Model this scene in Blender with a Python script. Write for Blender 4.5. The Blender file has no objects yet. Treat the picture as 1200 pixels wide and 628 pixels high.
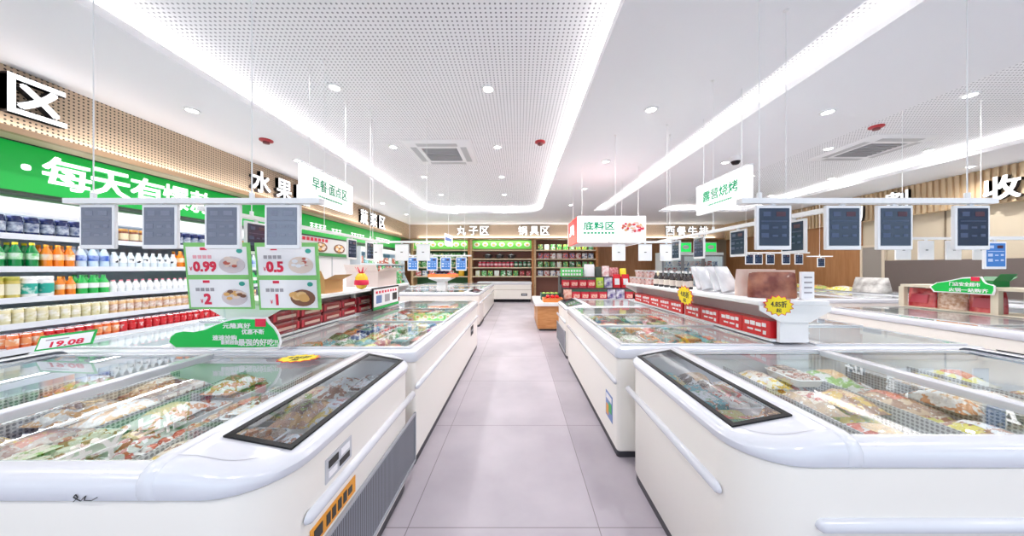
import bpy, bmesh, math, random
from mathutils import Vector, Matrix
random.seed(11)
PI = math.pi
scn = bpy.context.scene
COL = scn.collection
F, CX, CY, EYE = 350.0, 608.0, 314.0, 1.4      # pinhole of the photograph at 1200x628

def X(px, Y): return (px - CX) * Y / F
def Z(py, Y): return EYE - (py - CY) * Y / F

# ------------------------------------------------------------------ materials
MATS = {}
def mat(name, col, rough=.5, metal=0, spec=.5, emit=None, estr=0, coat=0):
    if name in MATS: return MATS[name]
    m = bpy.data.materials.new(name); m.use_nodes = True
    b = m.node_tree.nodes['Principled BSDF']
    b.inputs['Base Color'].default_value = (*col, 1)
    b.inputs['Roughness'].default_value = rough
    b.inputs['Metallic'].default_value = metal
    b.inputs['Specular IOR Level'].default_value = spec
    if coat: b.inputs['Coat Weight'].default_value = coat; b.inputs['Coat Roughness'].default_value = .08
    if emit:
        b.inputs['Emission Color'].default_value = (*emit, 1)
        b.inputs['Emission Strength'].default_value = estr
    MATS[name] = m
    return m
def nt(m): return m.node_tree.nodes, m.node_tree.links, m.node_tree.nodes['Principled BSDF']
def srgb(r, g, b):
    f = lambda c: (c/255/12.92) if c/255 <= .04045 else ((c/255+.055)/1.055)**2.4
    return (f(r), f(g), f(b))

def holes_mat(name, base, hole, pitch, rad, ax, rough=.6, stagger=False):
    """panel with round perforations; ax = the two object axes of the panel"""
    m = mat(name, base, rough); N, L, b = nt(m)
    tc = N.new('ShaderNodeTexCoord'); sp = N.new('ShaderNodeSeparateXYZ'); L.new(tc.outputs['Object'], sp.inputs[0])
    cb = N.new('ShaderNodeCombineXYZ')
    for i, a in enumerate(ax):
        d = N.new('ShaderNodeMath'); d.operation = 'DIVIDE'; L.new(sp.outputs[a], d.inputs[0]); d.inputs[1].default_value = pitch
        f = N.new('ShaderNodeMath'); f.operation = 'FRACT'; L.new(d.outputs[0], f.inputs[0])
        s = N.new('ShaderNodeMath'); s.operation = 'SUBTRACT'; L.new(f.outputs[0], s.inputs[0]); s.inputs[1].default_value = .5
        L.new(s.outputs[0], cb.inputs[i])
    ln = N.new('ShaderNodeVectorMath'); ln.operation = 'LENGTH'; L.new(cb.outputs[0], ln.inputs[0])
    lt = N.new('ShaderNodeMath'); lt.operation = 'LESS_THAN'; L.new(ln.outputs['Value'], lt.inputs[0]); lt.inputs[1].default_value = rad/pitch
    mx = N.new('ShaderNodeMix'); mx.data_type = 'RGBA'
    L.new(lt.outputs[0], mx.inputs['Factor']); mx.inputs['A'].default_value = (*base, 1); mx.inputs['B'].default_value = (*hole, 1)
    L.new(mx.outputs['Result'], b.inputs['Base Color'])
    return m
def noise_mat(name, c1, c2, scale, rough=.5, stretch=(1, 1, 1), detail=4, lo=.35, hi=.65, bump=0, coat=0):
    m = mat(name, c1, rough, coat=coat); N, L, b = nt(m)
    tc = N.new('ShaderNodeTexCoord'); mp = N.new('ShaderNodeMapping'); mp.inputs['Scale'].default_value = stretch
    L.new(tc.outputs['Object'], mp.inputs[0])
    n = N.new('ShaderNodeTexNoise'); n.inputs['Scale'].default_value = scale; n.inputs['Detail'].default_value = detail
    L.new(mp.outputs[0], n.inputs['Vector'])
    r = N.new('ShaderNodeValToRGB'); r.color_ramp.elements[0].position = lo; r.color_ramp.elements[1].position = hi
    r.color_ramp.elements[0].color = (*c1, 1); r.color_ramp.elements[1].color = (*c2, 1)
    L.new(n.outputs['Fac'], r.inputs[0]); L.new(r.outputs[0], b.inputs['Base Color'])
    if bump:
        bp = N.new('ShaderNodeBump'); bp.inputs['Strength'].default_value = bump; bp.inputs['Distance'].default_value = .01
        L.new(n.outputs['Fac'], bp.inputs['Height']); L.new(bp.outputs[0], b.inputs['Normal'])
    return m
def palette_mat(name, cols, foods, rough=.28, scale=14, spots=.5, seed=0.0):
    """printed plastic film: the pack's own colour picked per pack, blotches of printed food over it"""
    m = mat(name, cols[0], rough, coat=.3); N, L, b = nt(m)
    oi = N.new('ShaderNodeObjectInfo')
    def ramp(cs, src):
        r = N.new('ShaderNodeValToRGB'); r.color_ramp.interpolation = 'CONSTANT'; e = r.color_ramp.elements
        while len(e) < len(cs): e.new(0)
        for i, c in enumerate(cs): e[i].position = i/len(cs); e[i].color = (*c, 1)
        L.new(src, r.inputs[0]); return r.outputs[0]
    base = ramp(cols, oi.outputs['Random'])
    ad = N.new('ShaderNodeMath'); ad.operation = 'MULTIPLY_ADD'; L.new(oi.outputs['Random'], ad.inputs[0]); ad.inputs[1].default_value = 7.31; ad.inputs[2].default_value = seed
    fr = N.new('ShaderNodeMath'); fr.operation = 'FRACT'; L.new(ad.outputs[0], fr.inputs[0])
    food = ramp(foods, fr.outputs[0])
    tc = N.new('ShaderNodeTexCoord'); va = N.new('ShaderNodeVectorMath'); va.operation = 'ADD'; L.new(tc.outputs['Object'], va.inputs[0])
    sc_ = N.new('ShaderNodeVectorMath'); sc_.operation = 'SCALE'; L.new(oi.outputs['Location'], sc_.inputs[0]); sc_.inputs['Scale'].default_value = 3.7
    L.new(sc_.outputs[0], va.inputs[1])
    n = N.new('ShaderNodeTexNoise'); n.inputs['Scale'].default_value = scale; n.inputs['Detail'].default_value = 2; L.new(va.outputs[0], n.inputs['Vector'])
    g = N.new('ShaderNodeValToRGB'); g.color_ramp.elements[0].position = spots; g.color_ramp.elements[1].position = spots+.04
    L.new(n.outputs['Fac'], g.inputs[0])
    mx = N.new('ShaderNodeMix'); mx.data_type = 'RGBA'; L.new(g.outputs[0], mx.inputs['Factor']); L.new(base, mx.inputs['A']); L.new(food, mx.inputs['B'])
    n2 = N.new('ShaderNodeTexNoise'); n2.inputs['Scale'].default_value = scale*3; L.new(va.outputs[0], n2.inputs['Vector'])
    g2 = N.new('ShaderNodeValToRGB'); g2.color_ramp.elements[0].position = .62; g2.color_ramp.elements[1].position = .66; L.new(n2.outputs['Fac'], g2.inputs[0])
    mx2 = N.new('ShaderNodeMix'); mx2.data_type = 'RGBA'; L.new(g2.outputs[0], mx2.inputs['Factor']); L.new(mx.outputs['Result'], mx2.inputs['A']); mx2.inputs['B'].default_value = (.9, .9, .9, 1)
    L.new(mx2.outputs['Result'], b.inputs['Base Color'])
    bp = N.new('ShaderNodeBump'); bp.inputs['Strength'].default_value = .5; bp.inputs['Distance'].default_value = .01
    L.new(n2.outputs['Fac'], bp.inputs['Height']); L.new(bp.outputs[0], b.inputs['Normal'])
    return m
def glass_mat(name, tint=(.96, .98, .98), ior=1.5, boost=1.0):
    m = bpy.data.materials.new(name); m.use_nodes = True; N = m.node_tree.nodes; L = m.node_tree.links; N.clear()
    o = N.new('ShaderNodeOutputMaterial'); mx = N.new('ShaderNodeMixShader'); t = N.new('ShaderNodeBsdfTransparent'); g = N.new('ShaderNodeBsdfGlossy')
    fr = N.new('ShaderNodeFresnel'); fr.inputs['IOR'].default_value = ior
    mu = N.new('ShaderNodeMath'); mu.operation = 'MULTIPLY'; mu.inputs[1].default_value = boost; mu.use_clamp = True
    ge = N.new('ShaderNodeNewGeometry'); ba = N.new('ShaderNodeMath'); ba.operation = 'SUBTRACT'; ba.inputs[0].default_value = 1; L.new(ge.outputs['Backfacing'], ba.inputs[1])
    pr = N.new('ShaderNodeMath'); pr.operation = 'MULTIPLY'; L.new(fr.outputs[0], pr.inputs[0]); L.new(ba.outputs[0], pr.inputs[1]); L.new(pr.outputs[0], mu.inputs[0])
    t.inputs[0].default_value = (*tint, 1); g.inputs['Roughness'].default_value = 0; g.inputs['Color'].default_value = (1, 1, 1, 1)
    L.new(mu.outputs[0], mx.inputs[0]); L.new(t.outputs[0], mx.inputs[1]); L.new(g.outputs[0], mx.inputs[2]); L.new(mx.outputs[0], o.inputs[0])
    MATS[name] = m; return m

WHITE = mat('white_plastic', (.645, .655, .71), .22, coat=.3)
CREAM = mat('cream_steel', (.85, .815, .76), .32)
PAINT = mat('white_paint', (.84, .84, .85), .6)
SOFFIT = mat('soffit_paint', (.86, .86, .885), .7)
LINER = mat('freezer_liner', (.82, .85, .88), .35)
DARK = mat('dark_kick', (.045, .042, .05), .5)
BLACK = mat('black_frame', (.008, .008, .010), .5, spec=.25)
GREYM = mat('grey_metal', (.42, .44, .48), .35, .4)
ALU = mat('aluminium', (.78, .79, .82), .25, .6)
RODM = mat('rod_white', (.82, .82, .82), .4)
GREEN = mat('sign_green', (.004, .30, .045), .35, emit=(.0, .42, .05), estr=.35)
GREENP = mat('print_green', (.01, .42, .08), .4)
LIME = mat('card_green', (.22, .58, .16), .4)
CARD = mat('card_white', (.88, .87, .90), .45)
RED = mat('print_red', (.72, .012, .06), .4)
REDBOX = mat('red_carton', (.66, .012, .018), .35, coat=.3)
DRED = mat('dark_red_film', (.25, .003, .012), .25, coat=.5)
YEL = mat('yellow_card', (.92, .72, .005), .4)
TXT = mat('letter_white', (.9, .9, .92), .4, emit=(1, 1, 1), estr=.7)
TXTG = mat('letter_green', (.0, .31, .13), .4)
TXTK = mat('letter_black', (.02, .02, .02), .4)
TXTGREY = mat('letter_grey', (.35, .33, .36), .4)
LETSIDE = mat('letter_side', (.035, .03, .03), .4)
LIGHTBOX = mat('lightbox_white', (.9, .9, .92), .4, emit=(1, 1, 1), estr=.55)
LAMP = mat('lamp_lens', (1, 1, 1), .4, emit=(1, .98, .95), estr=14)
WOOD = noise_mat('light_wood', srgb(196, 160, 118), srgb(214, 182, 142), 6, .5, (1, 1, 9))
WOODP = holes_mat('perforated_wood', srgb(202, 178, 152), (.05, .04, .03), .036, .0085, ('Y', 'Z'))
WOODB = holes_mat('back_perforated_wood', srgb(208, 184, 158), (.2, .15, .1), .036, .007, ('X', 'Z'))
OAK = noise_mat('orange_oak', srgb(186, 124, 70), srgb(206, 148, 94), 5, .45, (1, 1, 6))
BROWN = noise_mat('brown_panel', srgb(158, 108, 66), srgb(172, 122, 80), 3, .5, (5, 5, .5))
BEIGE = mat('beige_panel', srgb(196, 182, 160), .55)
TAUPE = mat('taupe_panel', srgb(104, 92, 88), .5)
PERF = holes_mat('perforated_ceiling', (.90, .90, .92), (.24, .24, .27), .042, .0085, ('X', 'Y'), .7)
GLASS = glass_mat('lid_glass', (.965, .985, .985), 1.5, .95)
WGLASS = glass_mat('window_glass', (.97, .99, .99), 1.45, 1)
DGLASS = glass_mat('tinted_glass', (.80, .83, .86), 1.5, 1)
SCREEN = mat('tablet_screen', (.02, .035, .07), .15)
SCREENL = mat('tablet_screen_pale', (.18, .20, .26), .12, coat=.5)
SCREENB = mat('tablet_screen_blue', (.05, .16, .42), .2, emit=(.05, .16, .42), estr=.3)
UI = mat('tablet_text', (.05, .075, .15), .3)
UIR = mat('tablet_red', (.07, .02, .035), .3)
MESHW = None

def mesh_panel_mat():
    m = holes_mat('basket_mesh', (.62, .65, .69), (.22, .24, .27), .0165, .0058, ('Y', 'Z'), .35); return m
MESHW = mesh_panel_mat()
GRILLE = None
def grille_mat():
    m = mat('grille', (.33, .35, .40), .45, .2); N, L, b = nt(m)
    tc = N.new('ShaderNodeTexCoord'); w = N.new('ShaderNodeTexWave'); w.bands_direction = 'Y'; w.inputs['Scale'].default_value = 24
    L.new(tc.outputs['Object'], w.inputs['Vector'])
    r = N.new('ShaderNodeValToRGB'); r.color_ramp.elements[0].position = .35; r.color_ramp.elements[1].position = .6
    r.color_ramp.elements[0].color = (.05, .055, .07, 1); r.color_ramp.elements[1].color = (.27, .285, .33, 1)
    L.new(w.outputs['Fac'], r.inputs[0]); L.new(r.outputs[0], b.inputs['Base Color']); return m
GRILLE = grille_mat()

PALE = [(.80, .78, .76), (.66, .50, .38), (.82, .80, .78), (.55, .30, .20), (.74, .64, .56), (.68, .70, .70), (.42, .24, .15), (.82, .80, .80)]
FOODS = [(.62, .26, .10), (.45, .18, .09), (.75, .45, .20), (.55, .10, .06), (.70, .52, .35), (.30, .14, .09), (.80, .55, .12), (.35, .45, .12)]
VIVID = [(.02, .28, .33), (.62, .03, .03), (.80, .80, .80), (.03, .22, .05), (.03, .10, .32), (.72, .28, .03), (.08, .05, .04), (.05, .40, .45), (.40, .02, .05), (.80, .76, .70), (.02, .06, .05), (.55, .50, .12)]
FOODV = [(.75, .12, .08), (.86, .86, .86), (.06, .42, .46), (.80, .55, .20), (.12, .35, .10), (.5, .2, .1)]
FILM_A = palette_mat('film_pale', PALE, FOODS, .25, 24, .50, .0)
FILM_B = palette_mat('film_vivid', VIVID, FOODV, .3, 26, .53, .3)
FILM_G = palette_mat('film_fresh', [(.30, .55, .12), (.80, .80, .76), (.75, .66, .05), (.55, .22, .08), (.40, .60, .20), (.7, .4, .1), (.85, .7, .06)], [(.7, .3, .06), (.85, .8, .2), (.35, .12, .05), (.8, .8, .78)], .28, 20, .5, .6)
LABEL_A = palette_mat('label_pale', [(.86, .86, .86), (.85, .74, .62), (.75, .22, .12), (.84, .84, .86), (.25, .12, .08), (.86, .60, .35)], FOODS, .3, 46, .53, .45)
LABEL_B = palette_mat('label_vivid', [(.86, .86, .86), (.80, .12, .08), (.86, .80, .2), (.1, .45, .5), (.85, .85, .85), (.12, .3, .1)], FOODV, .3, 44, .54, .8)

# ------------------------------------------------------------------ mesh builder
class MB:
    def __init__(s): s.v = []; s.f = []; s.m = []
    def add(s, vs, fs, mi=0):
        o = len(s.v); s.v += [tuple(p) for p in vs]
        for f in fs: s.f.append([o+i for i in f]); s.m.append(mi)
        return s
    def box(s, x0, x1, y0, y1, z0, z1, mi=0):
        x0, x1 = sorted((x0, x1)); y0, y1 = sorted((y0, y1)); z0, z1 = sorted((z0, z1))
        v = [(x, y, z) for z in (z0, z1) for y in (y0, y1) for x in (x0, x1)]
        return s.add(v, [(0, 2, 3, 1), (4, 5, 7, 6), (0, 1, 5, 4), (2, 6, 7, 3), (0, 4, 6, 2), (1, 3, 7, 5)], mi)
    def quad(s, a, b, c, d, mi=0): return s.add([a, b, c, d], [(0, 1, 2, 3)], mi)
    def prism(s, pts, d, mi=0, side=None):
        """pts: planar outline of 3-D points, extruded along vector d"""
        n = len(pts); d = Vector(d); v = [Vector(p) for p in pts]; w = [p+d for p in v]
        o = len(s.v); s.v += [tuple(p) for p in v+w]
        s.f.append([o+i for i in range(n)][::-1]); s.m.append(mi)
        s.f.append([o+n+i for i in range(n)]); s.m.append(mi)
        for i in range(n):
            j = (i+1) % n; s.f.append([o+i, o+j, o+n+j, o+n+i]); s.m.append(mi if side is None else side)
        return s
    def lathe(s, prof, c=(0, 0, 0), n=14, mi=0, cap=True):
        o = len(s.v); k = len(prof)
        for r, z in prof:
            for i in range(n):
                a = 2*PI*i/n; s.v.append((c[0]+r*math.cos(a), c[1]+r*math.sin(a), c[2]+z))
        for j in range(k-1):
            for i in range(n):
                i2 = (i+1) % n; s.f.append([o+j*n+i, o+j*n+i2, o+(j+1)*n+i2, o+(j+1)*n+i]); s.m.append(mi)
        if cap:
            s.f.append([o+i for i in range(n)][::-1]); s.m.append(mi)
            s.f.append([o+(k-1)*n+i for i in range(n)]); s.m.append(mi)
        return s
    def tube(s, p, q, r, n=8, mi=0):
        p = Vector(p); q = Vector(q); d = (q-p).normalized(); a = d.orthogonal().normalized(); b = d.cross(a)
        o = len(s.v)
        for c in (p, q):
            for i in range(n):
                t = 2*PI*i/n; s.v.append(tuple(c+a*r*math.cos(t)+b*r*math.sin(t)))
        for i in range(n):
            j = (i+1) % n; s.f.append([o+i, o+j, o+n+j, o+n+i]); s.m.append(mi)
        s.f.append([o+i for i in range(n)][::-1]); s.m.append(mi); s.f.append([o+n+i for i in range(n)]); s.m.append(mi)
        return s
    def rings(s, loops, mi=0, closed=True, cap0=False, cap1=False):
        o = len(s.v); n = len(loops[0])
        for lp in loops: s.v += [tuple(p) for p in lp]
        for j in range(len(loops)-1):
            for i in range(n if closed else n-1):
                i2 = (i+1) % n; s.f.append([o+j*n+i, o+j*n+i2, o+(j+1)*n+i2, o+(j+1)*n+i]); s.m.append(mi)
        if cap0: s.f.append([o+i for i in range(n)][::-1]); s.m.append(mi)
        if cap1: s.f.append([o+(len(loops)-1)*n+i for i in range(n)]); s.m.append(mi)
        return s
    def plate(s, x0, x1, y0, y1, z0, z1, holes, mi=0):
        xs = sorted({x0, x1, *[h[0] for h in holes], *[h[1] for h in holes]}); ys = sorted({y0, y1, *[h[2] for h in holes], *[h[3] for h in holes]})
        xs = [x for x in xs if x0-1e-6 <= x <= x1+1e-6]; ys = [y for y in ys if y0-1e-6 <= y <= y1+1e-6]
        inh = lambda cx, cy: any(h[0] < cx < h[1] and h[2] < cy < h[3] for h in holes)
        solid = lambda i, j: 0 <= i < len(xs)-1 and 0 <= j < len(ys)-1 and not inh((xs[i]+xs[i+1])/2, (ys[j]+ys[j+1])/2)
        for i in range(len(xs)-1):
            for j in range(len(ys)-1):
                if not solid(i, j): continue
                a, b, c, d = xs[i], xs[i+1], ys[j], ys[j+1]
                s.quad((a, c, z1), (b, c, z1), (b, d, z1), (a, d, z1), mi); s.quad((a, c, z0), (a, d, z0), (b, d, z0), (b, c, z0), mi)
                if not solid(i-1, j): s.quad((a, c, z0), (a, c, z1), (a, d, z1), (a, d, z0), mi)
                if not solid(i+1, j): s.quad((b, c, z0), (b, d, z0), (b, d, z1), (b, c, z1), mi)
                if not solid(i, j-1): s.quad((a, c, z0), (b, c, z0), (b, c, z1), (a, c, z1), mi)
                if not solid(i, j+1): s.quad((a, d, z0), (a, d, z1), (b, d, z1), (b, d, z0), mi)
        return s
    def openbox(s, x0, x1, y0, y1, z0, z1, mi=0):
        """liner: floor and four walls seen from inside"""
        s.quad((x0, y0, z0), (x1, y0, z0), (x1, y1, z0), (x0, y1, z0), mi)
        s.quad((x0, y0, z0), (x0, y0, z1), (x1, y0, z1), (x1, y0, z0), mi); s.quad((x0, y1, z0), (x1, y1, z0), (x1, y1, z1), (x0, y1, z1), mi)
        s.quad((x0, y0, z0), (x0, y1, z0), (x0, y1, z1), (x0, y0, z1), mi); s.quad((x1, y0, z0), (x1, y0, z1), (x1, y1, z1), (x1, y1, z0), mi)
        return s
    def build(s, name, mats, parent=None, origin=None, fix=True, smooth=35, bevel=0):
        if not isinstance(mats, (list, tuple)): mats = [mats]
        me = bpy.data.meshes.new(name)
        off = Vector(origin) if origin is not None else (Vector(parent.location) if parent is not None and parent.get('world') else Vector((0, 0, 0)))
        me.from_pydata([tuple(Vector(p)-off) for p in s.v], [], s.f)
        for m in mats: me.materials.append(m)
        me.polygons.foreach_set('material_index', s.m)
        if fix:
            bm = bmesh.new(); bm.from_mesh(me); bmesh.ops.remove_doubles(bm, verts=bm.verts, dist=1e-5)
            bmesh.ops.recalc_face_normals(bm, faces=bm.faces); bm.to_mesh(me); bm.free()
        if smooth:
            me.polygons.foreach_set('use_smooth', [True]*len(me.polygons)); me.set_sharp_from_angle(angle=math.radians(smooth))
        me.update()
        o = bpy.data.objects.new(name, me); COL.objects.link(o)
        if parent is not None: o.parent = parent
        elif origin is not None: o.location = off
        if bevel:
            b = o.modifiers.new('bevel', 'BEVEL'); b.width = bevel; b.segments = 2; b.limit_method = 'ANGLE'
        return o

def tag(o, label, cat, group=None):
    o['label'] = label; o['category'] = cat
    if group: o['group'] = group
    return o
def thing(name, label, cat, loc=(0, 0, 0), group=None, world=True):
    o = bpy.data.objects.new(name, None); COL.objects.link(o); o.location = loc; o.empty_display_size = .1
    if world: o['world'] = 1
    return tag(o, label, cat, group)
def struct(name, mb, m, **k):
    o = mb.build(name, m, **k); o['kind'] = 'structure'; return o
def copy_tree(o, parent=None):
    c = o.copy(); COL.objects.link(c)
    if parent is not None: c.parent = parent
    for ch in list(o.children): copy_tree(ch, c)
    return c
_used = set()
def place(proto, loc, rz=0, label=None, group=None, sc=1, tilt=(0, 0)):
    """first call moves the prototype itself, later calls copy it with its parts"""
    if proto.name in _used: o = copy_tree(proto)
    else: o = proto; _used.add(proto.name)
    o.location = loc; o.rotation_euler = (tilt[0], tilt[1], rz); o.scale = (sc, sc, sc) if not isinstance(sc, tuple) else sc
    if label: o['label'] = label
    if group: o['group'] = group
    return o

def text(parent, s, name, centre, right, up, w, h, m, depth=.004, bold=.0, side=None, keep=False):
    """lettering as a mesh fitted into a w x h box"""
    cu = bpy.data.curves.new('lettering', 'FONT'); cu.body = s; cu.size = 1; cu.extrude = .5; cu.resolution_u = 2
    t = bpy.data.objects.new('lettering', cu); COL.objects.link(t)
    dg = bpy.context.evaluated_depsgraph_get(); dg.update()
    me = bpy.data.meshes.new_from_object(t.evaluated_get(dg)); bpy.data.objects.remove(t); bpy.data.curves.remove(cu)
    xs = [v.co.x for v in me.vertices]; ys = [v.co.y for v in me.vertices]
    if not xs: return None
    x0, x1, y0, y1 = min(xs), max(xs), min(ys), max(ys); R = Vector(right).normalized(); U = Vector(up).normalized(); Nn = R.cross(U)
    off = Vector(parent.location) if parent is not None and parent.get('world') else Vector((0, 0, 0)); c = Vector(centre)-off
    sx = w/max(x1-x0, 1e-4); sy = h/max(y1-y0, 1e-4)
    if keep: sx = sy = min(sx, sy)
    for v in me.vertices:
        p = v.co.copy(); v.co = c + R*((p.x-(x0+x1)/2)*sx) + U*((p.y-(y0+y1)/2)*sy) + Nn*((p.z+.5)*depth)
    if bold:
        vs = [v.co.copy() for v in me.vertices]; fs = [tuple(p.vertices) for p in me.polygons]; n = len(vs); V = []; FF = []
        em = min(w/max(x1-x0, 1e-4), h/max(y1-y0, 1e-4)); k = bold*em
        for q, (a, b_) in enumerate(((-1, -1), (1, -1), (1, 1), (-1, 1))):
            V += [v+R*(a*k*sx/em)+U*(b_*k*sy/em)+Nn*(q*1e-5) for v in vs]; FF += [tuple(i+q*n for i in f) for f in fs]
        me = bpy.data.meshes.new('lettering'); me.from_pydata([tuple(v) for v in V], [], FF)
    me.materials.clear(); me.materials.append(m)
    if side is not None:
        me.materials.append(side)
        me.update()
        me.polygons.foreach_set('material_index', [0 if p.normal.dot(Nn) > .7 else 1 for p in me.polygons])
    me.update()
    o = bpy.data.objects.new(name, me); COL.objects.link(o); o.parent = parent
    return o

def rrect(x0, x1, y0, y1, r, n=6):
    r = max(r, .002); P = []
    for cx, cy, a0 in ((x1-r, y1-r, 0), (x0+r, y1-r, PI/2), (x0+r, y0+r, PI), (x1-r, y0+r, 1.5*PI)):
        for i in range(n+1):
            a = a0+PI/2*i/n; P.append((cx+r*math.cos(a), cy+r*math.sin(a)))
    return P
def loft(mb, x0, x1, y0, y1, r, prof, mi=0, cap0=False, cap1=False):
    mb.rings([[(p[0], p[1], z) for p in rrect(x0+d, x1-d, y0+d, y1-d, r-d)] for d, z in prof], mi, True, cap0, cap1)

# ------------------------------------------------------------------ room
XL, XR, YB, YF = -5.75, 9.15, 13.75, -3.0
CEIL, REC = 3.3, 3.5
fm = noise_mat('floor_tile', srgb(158, 150, 159), srgb(174, 166, 174), 1.6, .42, detail=8)
def floor_joints(m):
    N, L, b = nt(m); src = b.inputs['Base Color'].links[0].from_socket
    tc = N.new('ShaderNodeTexCoord'); sp = N.new('ShaderNodeSeparateXYZ'); L.new(tc.outputs['Object'], sp.inputs[0])
    outs = []
    for a, off, pitch in (('X', .598+1.03*20, 1.03), ('Y', 1.045*20-1.611, 1.045)):
        ad = N.new('ShaderNodeMath'); ad.inputs[1].default_value = off; L.new(sp.outputs[a], ad.inputs[0])
        dv = N.new('ShaderNodeMath'); dv.operation = 'DIVIDE'; dv.inputs[1].default_value = pitch; L.new(ad.outputs[0], dv.inputs[0])
        fr = N.new('ShaderNodeMath'); fr.operation = 'FRACT'; L.new(dv.outputs[0], fr.inputs[0])
        pp = N.new('ShaderNodeMath'); pp.operation = 'PINGPONG'; pp.inputs[1].default_value = .5; L.new(fr.outputs[0], pp.inputs[0])
        lt = N.new('ShaderNodeMath'); lt.operation = 'LESS_THAN'; lt.inputs[1].default_value = .0026; L.new(pp.outputs[0], lt.inputs[0]); outs.append(lt.outputs[0])
    mxx = N.new('ShaderNodeMath'); mxx.operation = 'MAXIMUM'; L.new(outs[0], mxx.inputs[0]); L.new(outs[1], mxx.inputs[1])
    mx = N.new('ShaderNodeMix'); mx.data_type = 'RGBA'; L.new(mxx.outputs[0], mx.inputs['Factor']); L.new(src, mx.inputs['A']); mx.inputs['B'].default_value = (*srgb(120, 112, 116), 1)
    L.new(mx.outputs['Result'], b.inputs['Base Color'])
floor_joints(fm)
struct('floor', MB().box(XL-.2, XR+.2, YF-.2, YB+.2, -.1, 0), fm, smooth=0)
struct('wall_left', MB().box(XL-.15, XL, YF, YB, 0, 3.8), mat('wall_paint', (.75, .74, .72), .6), smooth=0)
struct('wall_back', MB().box(XL, XR, YB, YB+.15, 0, 3.8), BROWN, smooth=0)
struct('wall_right', MB().box(XR, XR+.15, YF, YB, 0, 3.8), BEIGE, smooth=0)
# shop front behind the camera: three panes between posts
wf = MB(); wf.plate(XL, XR, 0, 3.8, YF-.15, YF, [(XL+.3+i*3.65, XL+3.65+i*3.65, .1, 2.9) for i in range(4)])
wf.v = [(x, z, y) for x, y, z in wf.v]
struct('wall_front', wf, mat('wall_paint', (.75, .74, .72), .6), smooth=0)
for i in range(4):
    struct('window_%d' % (i+1), MB().box(XL+.3+i*3.65, XL+3.65+i*3.65, YF-.09, YF-.08, .1, 2.9), WGLASS, smooth=0)

# soffit with the three recesses
TRAYS = [(-3.16, .75, -1.6, 10.35, .7), (2.47, 2.88, -1.6, 9.9, .03), (4.63, 7.65, -1.6, 10.1, .25)]
bm = bmesh.new()
def loop_edges(pts, z):
    vs = [bm.verts.new((p[0], p[1], z)) for p in pts]
    for i in range(len(vs)): bm.edges.new((vs[i], vs[(i+1) % len(vs)]))
loop_edges([(XL, YF), (XR, YF), (XR, YB), (XL, YB)], CEIL)
for t in TRAYS: loop_edges(rrect(*t, n=10), CEIL)
bmesh.ops.triangle_fill(bm, use_beauty=True, use_dissolve=False, edges=bm.edges[:])
# lips of the recesses, built on the same outline
for t in TRAYS:
    P = rrect(*t, n=10); n = len(P); lo = [bm.verts.new((p[0], p[1], CEIL)) for p in P]; hi = [bm.verts.new((p[0], p[1], CEIL+.075)) for p in P]
    P2 = rrect(t[0]-.03, t[1]+.03, t[2]-.03, t[3]+.03, t[4]+.03, n=10); h2 = [bm.verts.new((p[0], p[1], CEIL+.075)) for p in P2]; l2 = [bm.verts.new((p[0], p[1], CEIL+.004)) for p in P2]
    for a, b_ in ((lo, hi), (hi, h2), (h2, l2)):
        for i in range(n): bm.faces.new((a[i], a[(i+1) % n], b_[(i+1) % n], b_[i]))
me = bpy.data.meshes.new('ceiling'); bm.to_mesh(me); bm.free(); me.materials.append(SOFFIT)
o = bpy.data.objects.new('ceiling', me); COL.objects.link(o); o['kind'] = 'structure'
GAP = .17
for i, t in enumerate(TRAYS):
    x0, x1, y0, y1 = t[0]-GAP, t[1]+GAP, t[2]-GAP, t[3]+GAP
    b_ = MB(); P = rrect(x0, x1, y0, y1, t[4]+GAP, n=10)
    b_.rings([[(p[0], p[1], CEIL+.002) for p in P], [(p[0], p[1], REC) for p in P]], 1)
    b_.add([(p[0], p[1], REC) for p in P], [list(range(len(P)))], 0)
    struct('ceiling_recess', b_, [PERF, PAINT], fix=False)
    b_ = MB().box(x0-.05, x1+.05, y0-.05, y1+.05, REC+.02, REC+.08); struct('ceiling_deck', b_, PAINT, smooth=0)

def area(name, loc, sx, sy, power, rot=(0, 0, 0), col=(1, 1, 1), shape='RECTANGLE', parent=None, spread=PI):
    l = bpy.data.lights.new(name, 'AREA'); l.shape = shape; l.size = sx
    if shape in ('RECTANGLE', 'ELLIPSE'): l.size_y = sy
    l.energy = power; l.color = col; l.spread = spread
    o = bpy.data.objects.new(name, l); COL.objects.link(o); o.location = loc; o.rotation_euler = rot
    if parent: o.parent = parent
    return o
WARM = (1, .955, .90)
COVE = 2.3      # watts per metre of LED tape
for i, t in enumerate(TRAYS):
    L_ = t[3]-t[2]; W_ = t[1]-t[0]; r = t[4]
    sides = [(t[0]-.09, 1), (t[1]+.09, 1)]
    for x, _ in sides:
        area('cove_led', (x, (t[2]+t[3])/2, CEIL+.085), .05, L_-2*r, COVE*(L_-2*r)*(.55 if i == 1 else 1), (PI, 0, 0), WARM)
    for y in (t[3]+.09,):
        area('cove_led', ((t[0]+t[1])/2, y, CEIL+.085), max(W_-2*r, .2), .05, COVE*max(W_-2*r, .2), (PI, 0, 0), WARM)

t = TRAYS[0]; r = t[4]+.09
for cx_, sg in ((t[0]+t[4], -1), (t[1]-t[4], 1)):
    for k in range(4):
        a = PI/2*(k+.5)/4; x = cx_+sg*r*math.sin(a); y = t[3]-t[4]+r*math.cos(a)
        area('cove_led', (x, y, CEIL+.085), .28, .05, COVE*.30, (PI, 0, sg*a), WARM)
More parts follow.
